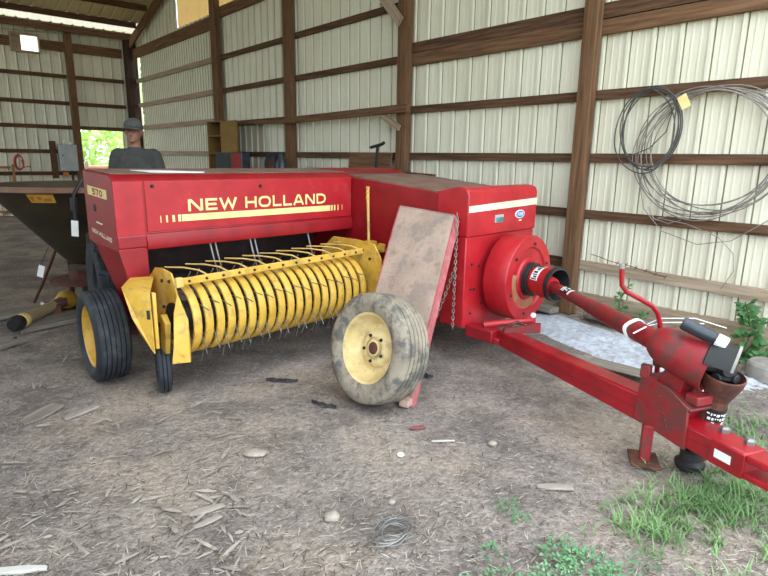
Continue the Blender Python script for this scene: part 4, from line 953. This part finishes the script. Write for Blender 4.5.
# barbed twig by the crank
m = M(); rg = random.Random(2); pts = [W(-.16 - .09 * k, .06, .62 - .012 * k + rg.uniform(-.006, .006)) for k in range(9)]
m.tube(pts, .0035, 5)
for p in pts[3:]: m.tube([p + Vector((-.01, 0, -.014)), p + Vector((.01, 0, .016))], .004, 5)
o = obj('barbed_wire', m, RUST); tag(o, 'short strand of barbed wire along the lowest rail right of the post', 'wire')

# ------------------------------------------------------------------ outside beyond the doorway
dcen = LW(.75, 0, 0)
rng = random.Random(11)
def foliage(c, rad, n, size):
    m = M()
    for _ in range(n):
        while True:
            d = Vector((rng.uniform(-1, 1), rng.uniform(-1, 1), rng.uniform(-1, 1)))
            if .35 < d.length < 1: break
        p = Vector(c) + Vector((d.x * rad[0], d.y * rad[1], d.z * rad[2]))
        a = Vector((rng.uniform(-1, 1), rng.uniform(-1, 1), rng.uniform(-.6, 1))).normalized(); b = a.orthogonal().normalized(); s = size * rng.uniform(.6, 1.3)
        m.quad(p - a * s, p + b * s * .5, p + a * s, p - b * s * .5)
    return m
ray = Vector((dcen.x, dcen.y, 0)).normalized(); side = Vector((ray.y, -ray.x, 0))
for k, (dist, off, h, lab) in enumerate(((24, -1.3, 5.5, 'light green leafy tree seen through the left part of the doorway'), (30, 1.7, 6.5, 'light green leafy tree seen through the doorway beside the man'))):
    p = ray * dist + side * off
    t = thing('leafy_tree', lab, 'tree', (p.x, p.y, -.08), 0, 'trees outside the doorway')
    obj('trunk', M().tube([(0, 0, 0), (.05, .02, h * .4), (.1, 0, h * .7)], [.16, .12, .06], 10), WOODG, t)
    obj('crown', foliage((0, 0, h * .52), (2.2, 2.0, h * .5), 2600, .17), TREEM, t, smooth=0, recalc=False)
fg = thing('rail_fence', 'low reddish rail fence outside the doorway', 'fence', tuple(ray * 20.5))
obj('rail', M().tube([side * -3 + UP * 1.06, side * 3.5 + UP * 1.10], .05, 8), mat('pink_rail', 'b07a68', '9c6858', 'c08a78', rough=.8), fg)
obj('rail', M().tube([side * -3 + UP * .62, side * 3.5 + UP * .62], .05, 8), bpy.data.materials['pink_rail'], fg)
for k in (-2.8, -.6, 1.4, 3.2): obj('fence_post', M().tube([side * k + UP * -.08, side * k + UP * 1.25], .06, 8), WOODGR, fg)

# ------------------------------------------------------------------ the man behind the housing
def capsule(m, a, b, ra, rb, seg=16, n=5):
    a = Vector(a); b = Vector(b); d = (b - a).normalized(); L = (b - a).length; prof = []
    for i in range(n + 1): t = -PI / 2 + (PI / 2) * i / n; prof.append((max(ra * math.cos(t), 1e-4), ra * math.sin(t)))
    for i in range(n + 1): t = (PI / 2) * i / n; prof.append((max(rb * math.cos(t), 1e-4), L + rb * math.sin(t)))
    m.lathe(prof, a, d, seg)
man = thing('person', 'man in a grey cap and charcoal T-shirt standing behind the red housing', 'person', (-2.68, 6.15, 0), R(5)); man.scale = (1.015, 1.015, 1.02)
b = M()
b.ball((0, -.005, 1.705), .1, (.76, .95, 1.18), 20, 14)            # skull
b.ball((0, -.030, 1.640), .07, (.86, .95, 1.0), 16, 10)            # jaw
b.ball((0, -.105, 1.672), .016, (.8, 1.1, 1.6), 10, 8)             # nose
b.ball((0, -.112, 1.660), .013, (1.2, .9, .8), 10, 8)
b.ball((.078, .0, 1.685), .022, (.5, .8, 1.5), 10, 8); b.ball((-.078, .0, 1.685), .022, (.5, .8, 1.5), 10, 8)
b.ball((.03, -.085, 1.706), .016, (1.4, .7, .6), 10, 6); b.ball((-.03, -.085, 1.706), .016, (1.4, .7, .6), 10, 6)
b.ball((0, -.088, 1.628), .018, (1.5, .7, .6), 10, 6); b.ball((0, -.085, 1.600), .024, (1.1, .8, .8), 10, 6)
capsule(b, (0, .01, 1.46), (0, -.005, 1.62), .062, .056)
capsule(b, (-.12, .01, 1.43), (.12, .01, 1.43), .085, .085)
b.ball((0, 0, 1.28), .2, (.92, .62, 1.25), 20, 12); b.ball((0, 0, 1.05), .18, (.95, .68, 1.2), 20, 12); b.ball((0, .0, .93), .17, (1.03, .68, .8), 20, 12)
for s in (-1, 1):
    capsule(b, (s * .185, .01, 1.44), (s * .235, .02, 1.17), .062, .046); capsule(b, (s * .235, .02, 1.17), (s * .245, -.08, .93), .042, .030)
    hx, hy, hz = s * .247, -.10, .86
    b.ball((hx, hy + .005, hz + .01), .04, (.45, .85, 1.1), 12, 8)
    for k, (dy, L) in enumerate(((-.028, .068), (-.010, .080), (.008, .075), (.025, .058))):
        p0 = (hx, hy + dy, hz - .025); p1 = (hx - s * .006, hy + dy * 1.1, hz - .025 - L * .55); p2 = (hx - s * .020, hy + dy * 1.1, hz - .025 - L)
        capsule(b, p0, p1, .0095, .009, 8, 3); capsule(b, p1, p2, .009, .0075, 8, 3)
    capsule(b, (hx - s * .01, hy - .030, hz + .02), (hx - s * .022, hy - .058, hz - .02), .011, .009, 8, 3)
    capsule(b, (s * .095, 0, .9), (s * .11, -.01, .50), .085, .055); capsule(b, (s * .11, -.01, .50), (s * .115, .02, .10), .052, .038)
    capsule(b, (s * .115, .03, .05), (s * .13, -.12, .035), .042, .036)
body = obj('body', b, SKIN, man, smooth=180)
rm = body.modifiers.new('remesh', 'REMESH'); rm.mode = 'VOXEL'; rm.voxel_size = .0085; rm.use_smooth_shade = True
sm = body.modifiers.new('smooth', 'SMOOTH'); sm.factor = .5; sm.iterations = 3
s_ = M()
capsule(s_, (-.125, .01, 1.43), (.125, .01, 1.43), .098, .098); s_.ball((0, 0, 1.28), .215, (.95, .66, 1.22), 20, 12); s_.ball((0, 0, 1.05), .2, (.95, .70, 1.25), 20, 12)
for s in (-1, 1): capsule(s_, (s * .175, .01, 1.44), (s * .24, .015, 1.24), .090, .074)
s_.lathe([(.098, 1.478), (.078, 1.53), (.072, 1.545), (.066, 1.545)], (0, .005, 0), UP, 20)
sh2 = obj('t_shirt', s_, SHIRT, man, smooth=180)
rm = sh2.modifiers.new('remesh', 'REMESH'); rm.mode = 'VOXEL'; rm.voxel_size = .012; rm.use_smooth_shade = True
sm = sh2.modifiers.new('smooth', 'SMOOTH'); sm.factor = .5; sm.iterations = 2
j = M(); j.ball((0, .0, .93), .185, (1.03, .72, .7), 20, 12)
for s in (-1, 1): capsule(j, (s * .095, 0, .9), (s * .11, -.01, .50), .1, .072); capsule(j, (s * .11, -.01, .50), (s * .115, .02, .10), .07, .062)
jo = obj('jeans', j, JEANS, man, smooth=180); rm = jo.modifiers.new('remesh', 'REMESH'); rm.mode = 'VOXEL'; rm.voxel_size = .014; rm.use_smooth_shade = True
c_ = M(); prof = [(.090, -.012), (.093, .0), (.091, .03), (.080, .06), (.062, .08), (.036, .094), (.008, .10), (0, .10)]
c_.lathe(prof, (0, 0, 1.735), UP, 28)
for p in c_.v: p.y = p.y * 1.15
cap_ = obj('cap', c_, CAPM, man)
cv = M(); n = 14; top = []; tip = []
for i in range(n + 1):
    a = R(-160 + 140 * i / n); top.append(Vector((.092 * math.cos(a), .106 * math.sin(a), 1.742))); tip.append(Vector((.10 * math.cos(a), .09 * math.sin(a) + .10 * min(0, math.sin(a)), 1.742 - .018 - .02 * math.cos(a) ** 2)))
for i in range(n): cv.quad(top[i], top[i + 1], tip[i + 1], tip[i])
cvo = obj('cap_visor', cv, CAPM, cap_); cvo.modifiers.new('t', 'SOLIDIFY').thickness = .006
gl = M(); 
for s in (-1, 1): gl.tube([(s * .033 + .022 * math.cos(t), -.113, 1.700 + .016 * math.sin(t)) for t in [2 * PI * k / 14 for k in range(14)]], .002, 5, closed=True)
gl.tube([(-.012, -.115, 1.703), (.012, -.115, 1.703)], .002, 5)
obj('eyeglasses', gl, BLK, man)

# ------------------------------------------------------------------ ground litter
rng = random.Random(5)
def scatter(name, n, lr, wr, mt, label, seed, ymin=1.25, ymax=8.0, p=1.6, xfun=None, thick=.0):
    rg = random.Random(seed); m = M(); k = 0
    while k < n:
        y = ymin * (ymax / ymin) ** (rg.random() ** p); x = rg.uniform(-.80, .80) * (y + .3) - .05
        if (Vector((x, y, 0)) - BASE).dot(Nn) > .05 or (xfun and not xfun(x, y, rg)): continue
        k += 1
        a = rg.uniform(0, PI) if rg.random() < .5 else rg.gauss(.5, .7); L = rg.uniform(*lr) / 2; w = rg.uniform(*wr) / 2
        d = Vector((math.cos(a), math.sin(a), rg.uniform(-.12, .12))); s = Vector((-math.sin(a), math.cos(a), rg.uniform(-.3, .3)))
        c = Vector((x, y, gz(x, y) + .001 + rg.uniform(0, .006) + abs(d.z) * L * .5))
        bend = UP * rg.uniform(-.0, .002) + s * rg.uniform(-.06, .06) * L
        m.add([c - d * L - s * w * .6, c - d * L + s * w * .6, c + bend + s * w, c + d * L + s * w * .4, c + d * L - s * w * .4, c + bend - s * w], [[0, 5, 2, 1], [5, 4, 3, 2]])
    o = stuff(obj(name, m, mt, smooth=0, recalc=False)); return tag(o, label, 'litter')
scatter('straw_litter', 6000, (.012, .06), (.0015, .0035), STRAW1, 'pale loose straw scattered all over the dirt floor', 1)
scatter('straw_litter', 6500, (.012, .06), (.002, .005), STRAW2, 'greyish old straw scattered all over the dirt floor', 2)
scatter('straw_litter', 9000, (.01, .05), (.002, .006), STRAW3, 'dark decayed straw bits scattered over the dirt floor', 3)
scatter('chip_litter', 260, (.03, .12), (.008, .022), CHIPM, 'grey wood splinters spread over the left side of the floor', 4, 1.4, 4.2, 1.2, lambda x, y, rg: x < -.25 * y - .05 and rg.random() < .9)
scatter('pebble_litter', 1500, (.005, .016), (.005, .012), STONE, 'tiny pale pebbles scattered over the dirt floor', 6)

def flat_piece(name, x, y, L, w, rot, mt, label, cat, th=.008, taper=.5):
    m = M(); h = L / 2
    prof = [(-h, -w * .2), (-h * .6, -w * .45), (h * .2, -w * .5), (h, -w * .5 * taper), (h * .95, w * .5 * taper), (h * .3, w * .5), (-h * .5, w * .42), (-h * .97, w * .15)]
    m.prism(prof, lambda a, b_, c: Vector((a, b_, c)), 0, th)
    o = obj(name, m, mt, smooth=0, bevel=.002); o.location = (x, y, gz(x, y) + .003); o.rotation_euler = (R(2), R(-1), rot); return tag(o, label, cat, 'loose pieces lying on the dirt floor')
flat_piece('wood_splinter', -1.33, 1.76, .22, .035, R(6), WHITEP if False else mat('bleached_wood', 'bdb7ad', 'a59e94', 'd0cbc2', rough=.9, scale=6), 'bleached pale wood splinter at the lower left of the floor', 'wood', .012)
flat_piece('wood_splinter', .82, 2.36, .17, .045, R(-4), CHIPM, 'broad grey wood splinter lying alone on the ground left of the grass', 'wood', .01, .8)
flat_piece('wood_stick', .335, 2.78, .13, .012, R(4), bpy.data.materials['bleached_wood'], 'short pale stick on the floor to the right of the loose wheel', 'stick', .008, .7)
flat_piece('wood_chip', -.75, 2.14, .15, .04, R(28), CHIPM, 'long grey wood chip on the floor in the left foreground', 'wood', .01)
flat_piece('wood_chip', -.72, 2.06, .12, .028, R(40), CHIPM, 'narrow grey wood chip just in front of the long grey chip', 'wood', .01)
flat_piece('wood_board_scrap', -2.0, 3.02, .26, .10, R(75), WOODGR, 'weathered board scrap at the left edge of the floor, in front of the planks', 'wood', .016, .9)
flat_piece('wood_board_scrap', -1.78, 3.05, .2, .05, R(60), CHIPM, 'thin grey board scrap right of the weathered board scrap', 'wood', .012, .8)
flat_piece('red_scrap', .2, 2.93, .10, .03, R(12), mat('dull_red', '8a4a46', '6e3a36', '9c5a54', rough=.9, scale=12), 'small dull red scrap on the floor below the loose wheel', 'scrap', .006, .9)
flat_piece('pale_rock_chip', -.095, 1.73, .045, .028, .3, STONE, 'pale flat stone chip near the bottom middle of the floor', 'stone', .012, .8)
def stone(x, y, r, sc, label, rot=0, mt=STONE):
    m = M(); m.ball((0, 0, 0), r, sc, 14, 10); rg = random.Random(int(x * 1000) + 77)
    for p in m.v: p += p.normalized() * (noise.noise(p * 28 + Vector((x, y, 0)) * 9) * r * .28)
    o = obj('stone', m, mt); o.location = (x, y, gz(x, y) + r * sc[2] * .45); o.rotation_euler = (0, 0, rot); return tag(o, label, 'stone', 'stones on the dirt floor')
stone(-.205, 2.10, .032, (1.1, .9, .7), 'rounded tan stone in the middle foreground of the floor')
stone(.10, 2.62, .02, (1, .8, .7), 'small white stone in front of the dull red scrap', mt=mat('white_stone', 'd6d0c6', 'c0b9ae', 'e4dfd6', rough=.9))
stone(.60, 2.76, .022, (1.1, .8, .7), 'brown pebble sized stone left of the jack foot on bare dirt')
stone(-.65, 2.62, .05, (1.3, .8, .35), 'flat tan stone on the floor in front of the pickup')
stone(.05, 2.22, .018, (1, .8, .7), 'tiny pale stone right of the rounded tan stone')
# dark rags / sticks under the pickup
def rag(x, y, L, w, rot, label):
    m = M(); n = 9; rg = random.Random(int(L * 1000)); rows = []
    for i in range(n + 1):
        t = i / n - .5; ww = w * (.4 + .6 * math.sin(PI * (i + .5) / (n + 1))) * rg.uniform(.7, 1.2); yy = .15 * w * rg.uniform(-1, 1); rows.append([(t * L, yy - ww / 2, .001), (t * L, yy, .014 + rg.uniform(0, .01)), (t * L, yy + ww / 2, .001)])
    for a, b_ in zip(rows, rows[1:]):
        for k in range(2): m.quad(a[k], a[k + 1], b_[k + 1], b_[k])
    o = obj('dark_rag', m, BLK, smooth=60, recalc=False); o.location = (x, y, gz(x, y) + .001); o.rotation_euler = (0, 0, rot); return tag(o, label, 'rag', 'dark debris strips on the floor')
rag(-.69, 3.60, .22, .05, R(-6), 'dark rag strip on the floor in front of the yellow pickup')
rag(-.36, 3.22, .18, .04, R(-25), 'dark strip of debris on the floor left of the loose wheel')
rag(.28, 3.72, .16, .04, R(-20), 'dark strip of debris on the floor behind the loose wheel')
# tangle of grey wire on the floor
m = M(); rg = random.Random(9)
for k in range(9):
    c = Vector((rg.uniform(-.03, .03), rg.uniform(-.03, .03), .012)); rr = rg.uniform(.05, .095); n1 = Vector((rg.uniform(-.25, .25), rg.uniform(-.25, .25), 1)).normalized(); x_ = n1.orthogonal().normalized(); y_ = n1.cross(x_)
    m.tube([c + x_ * rr * math.cos(t) + y_ * rr * .8 * math.sin(t) + UP * .012 for t in [2 * PI * j_ / 24 for j_ in range(24)]], .0022, 5, closed=True)
o = obj('wire_tangle', m, STEEL, smooth=60); o.location = (.06, 1.98, gz(.06, 1.98)); tag(o, 'tangle of thin grey wire lying on the floor in the middle foreground', 'wire')

# pale lime patch between the baler tongue and the right wall
m = M(); rg = random.Random(12); nu, nv = 60, 26; gpts = []
a0, a1 = Vector((1.10, 5.42)), Vector((2.05, 3.35)); b0_, b1_ = Vector((1.75, 5.45)), Vector((2.75, 3.65))
for i in range(nu + 1):
    for j_ in range(nv + 1):
        u = i / nu; v = j_ / nv; p = a0.lerp(a1, u).lerp(b0_.lerp(b1_, u), v)
        ed = min(u, 1 - u, v, 1 - v); n_ = noise.noise(Vector((p.x * 2.2, p.y * 2.2, 0))) * .5 + noise.noise(Vector((p.x * 7, p.y * 7, 4))) * .35
        z = .05 * min(1, ed * 7) * (.75 + n_) + .012 * noise.noise(Vector((p.x * 22, p.y * 22, 2))) - .010
        gpts.append((p.x, p.y, gz(p.x, p.y) + z))
m.add(gpts, [[i * (nv + 1) + j_, i * (nv + 1) + j_ + 1, (i + 1) * (nv + 1) + j_ + 1, (i + 1) * (nv + 1) + j_] for i in range(nu) for j_ in range(nv)])
o = stuff(obj('lime_powder', m, LIME, smooth=180, recalc=False)); tag(o, 'spilled bluish white lime powder between the red tongue and the right wall', 'lime')
o = board('thin_board', (1.55, 3.98, .045), (1.95, 3.60, .05), .16, .012, (.6, .7, 0), WOODGR); tag(o, 'thin grey board lying at the near edge of the lime powder', 'board')
# logs and stump along the wall base
m = M(); m.tube([W(-.22, -.02, .07), W(-.7, -.06, .075), W(-1.35, -.02, .07)], [.06, .065, .055], 12)
o = obj('log', m, WOODGR); tag(o, 'grey log lying along the base of the right wall beside the post', 'log')
o = board('plank', W(.9, -.1, .05), W(.05, -.15, .05), .14, .05, Nn, WOODGR); tag(o, 'grey plank on the ground under the flywheel, left of the post foot', 'plank')
m = M(); m.lathe([(0, .11), (.14, .11), (.155, .095), (.16, 0), (0, 0)], seg=24)
for p in m.v: p += Vector((noise.noise(p * 9), noise.noise(p * 9 + UP * 5), 0)) * .012
o = obj('concrete_block', m, CONC); o.location = (2.80, 3.80, .0); tag(o, 'round grey concrete block on the ground beneath the climbing plant', 'block')

# plants -------------------------------------------------------------------
def blade(m, p, a, h, lean, w):
    d = Vector((math.cos(a), math.sin(a), 0)); s = Vector((-d.y, d.x, 0)); pts = []
    for i in range(5):
        t = i / 4; pts.append((Vector(p) + d * lean * t * t + UP * h * (t - .35 * t * t * min(1.0, lean / max(h, .01))), w * (1 - t) ** .7 / 2 + .0003))
    for (q, a_), (r_, b_) in zip(pts, pts[1:]): m.quad(q - s * a_, q + s * a_, r_ + s * b_, r_ - s * b_)
def grass(n, regions, seed, hr, label, mt=GRASSM):
    rg = random.Random(seed); m = M(); k = 0
    for (cx, cy, rx, ry, cnt) in regions:
        for _ in range(cnt):
            tx, ty = rg.gauss(cx, rx), rg.gauss(cy, ry)
            if ty < 1.3: continue
            for _ in range(rg.randint(4, 8)):
                x, y = tx + rg.gauss(0, .014), ty + rg.gauss(0, .014)
                h = rg.uniform(*hr); blade(m, (x, y, gz(x, y) - .004), rg.uniform(0, 2 * PI), h, h * rg.uniform(.3, 1.3), rg.uniform(.004, .009))
    return tag(stuff(obj('grass', m, mt, smooth=180, recalc=False)), label, 'grass')
grass(0, [(1.42, 2.22, .13, .08, 75), (1.70, 2.33, .2, .14, 120), (1.12, 2.07, .09, .05, 45), (2.15, 2.85, .22, .2, 90), (1.75, 1.98, .25, .12, 60), (1.5, 1.75, .25, .08, 26)], 21, (.035, .10), 'green grass growing under the end of the red tongue')
def leaflets(m, c, n, spread, size, rg, hmax=.03):
    for _ in range(n):
        a = rg.uniform(0, 2 * PI); r_ = spread * math.sqrt(rg.random()); p = Vector(c) + Vector((math.cos(a) * r_, math.sin(a) * r_, rg.uniform(.006, hmax)))
        d = Vector((math.cos(a + rg.gauss(0, .6)), math.sin(a + rg.gauss(0, .6)), rg.uniform(-.1, .5))).normalized(); s = d.cross(UP).normalized() + UP * rg.uniform(-.3, .3); L = size * rg.uniform(.6, 1.2)
        m.add([p, p + d * L * .5 + s * L * .32, p + d * L, p + d * L * .5 - s * L * .32], [[0, 1, 2, 3]])
        if rg.random() < .3: m.tube([(p.x, p.y, gz(p.x, p.y)), p], .0012, 4)
def weed(x, y, n, spread, label, seed, size=.014):
    rg = random.Random(seed); m = M(); leaflets(m, (0, 0, 0), n, spread, size, rg)
    o = obj('weed', m, WEEDM, smooth=0, recalc=False); o.location = (x, y, gz(x, y)); return tag(o, label, 'weed', 'small weeds in the foreground')
weed(.56, 2.19, 50, .05, 'small green weed on bare dirt, uppermost of the foreground weeds', 1)
weed(.60, 2.10, 30, .035, 'tiny weed just in front of the uppermost foreground weed', 2, .016)
weed(.44, 1.88, 40, .05, 'sparse weed at the left of the leafy ground patch', 3)
m = M(); rg = random.Random(30)
for cx, cy, sp, n in ((.70, 1.90, .08, 130), (.78, 1.80, .11, 230), (.64, 1.72, .1, 160), (.86, 1.70, .12, 200), (.45, 1.72, .09, 90), (.33, 1.70, .06, 60), (1.0, 1.84, .06, 40)):
    leaflets(m, (cx, cy, gz(cx, cy)), int(n * 1.1), sp, .0165, rg, .03)
tag(stuff(obj('weed_patch', m, WEEDM, smooth=0, recalc=False)), 'patch of low leafy weeds at the bottom of the picture, left of the grass', 'weeds')
def vine(base, pts, n, size, label, seed, name='climbing_plant'):
    rg = random.Random(seed); t = thing(name, label, 'plant', base, 0, 'plants along the base of the right wall'); pts = [Vector(p) for p in pts]
    obj('stem', M().tube(pts, .006, 6), LEAFM, t); m = M()
    for _ in range(n):
        k = rg.random() * (len(pts) - 1); i = int(k); p = pts[i].lerp(pts[min(i + 1, len(pts) - 1)], k - i)
        f = 1 - .6 * k / len(pts)
        d = Vector((rg.uniform(-1, 1), rg.uniform(-1, 1), rg.uniform(-.4, .5))).normalized(); s = d.orthogonal().normalized(); L = size * rg.uniform(.6, 1.2) * (f + .2); p = p + d * rg.uniform(0, .07) * f
        m.add([p, p + d * L * .5 + s * L * .3, p + d * L, p + d * L * .5 - s * L * .3], [[0, 1, 2, 3]])
    obj('leaves', m, LEAFM, t, smooth=0, recalc=False); return t
vb = W(-1.62, -.06, 0)
vine(tuple(vb), [(0, 0, 0), (-.02, .01, .12), (.01, .0, .24), (-.03, .02, .36), (-.06, .03, .46)], 150, .085, 'green climbing plant growing against the right wall at the picture edge', 41)
wb1 = W(-.55, -.06, 0); vine(tuple(wb1), [(0, 0, 0), (.02, 0, .14), (.0, .0, .26), (.05, -.02, .38)], 60, .06, 'small leafy plant by the wall behind the jack crank', 42, 'leafy_plant')
wb2 = W(-.78, -.10, 0); vine(tuple(wb2), [(0, 0, 0), (-.02, 0, .1), (.02, .0, .22)], 60, .06, 'leafy weed by the wall base right of the jack crank', 43, 'leafy_plant')
wb3 = W(-1.75, -.22, 0); vine(tuple(wb3), [(0, 0, 0), (-.02, 0, .06), (.05, .0, .14)], 70, .06, 'low leafy plant behind the round concrete block', 44, 'leafy_plant')

# ------------------------------------------------------------------ light
wd = bpy.data.worlds.new('world'); SC.world = wd; wd.use_nodes = True; nt = wd.node_tree; bgn = nt.nodes['Background']
tc = nt.nodes.new('ShaderNodeTexCoord'); sep = nt.nodes.new('ShaderNodeSeparateXYZ'); cr = nt.nodes.new('ShaderNodeValToRGB')
nt.links.new(tc.outputs['Generated'], sep.inputs[0]); nt.links.new(sep.outputs['Z'], cr.inputs['Fac']); nt.links.new(cr.outputs[0], bgn.inputs['Color'])
cr.color_ramp.elements[0].position = 0; cr.color_ramp.elements[0].color = (.72, .86, 1.0, 1); cr.color_ramp.elements[1].position = .8; cr.color_ramp.elements[1].color = (.80, .90, 1.0, 1)
bgn.inputs['Strength'].default_value = 5.3
sun = bpy.data.lights.new('sun', 'SUN'); sun.energy = 4.0; sun.angle = R(3); sun.color = (1, .97, .92)
so = bpy.data.objects.new('sun', sun); C.objects.link(so); sd = (Vector((-D.x, -D.y, 0)) * .55 - Nn * .35 + Vector((0, 0, -.8))).normalized(); so.rotation_euler = sd.to_track_quat('-Z', 'Y').to_euler()
SC.view_settings.view_transform = 'Standard'; SC.view_settings.look = 'None'; SC.view_settings.exposure = 0
SC.cycles.use_denoising = True
SC.cycles.max_bounces = 10; SC.cycles.diffuse_bounces = 6
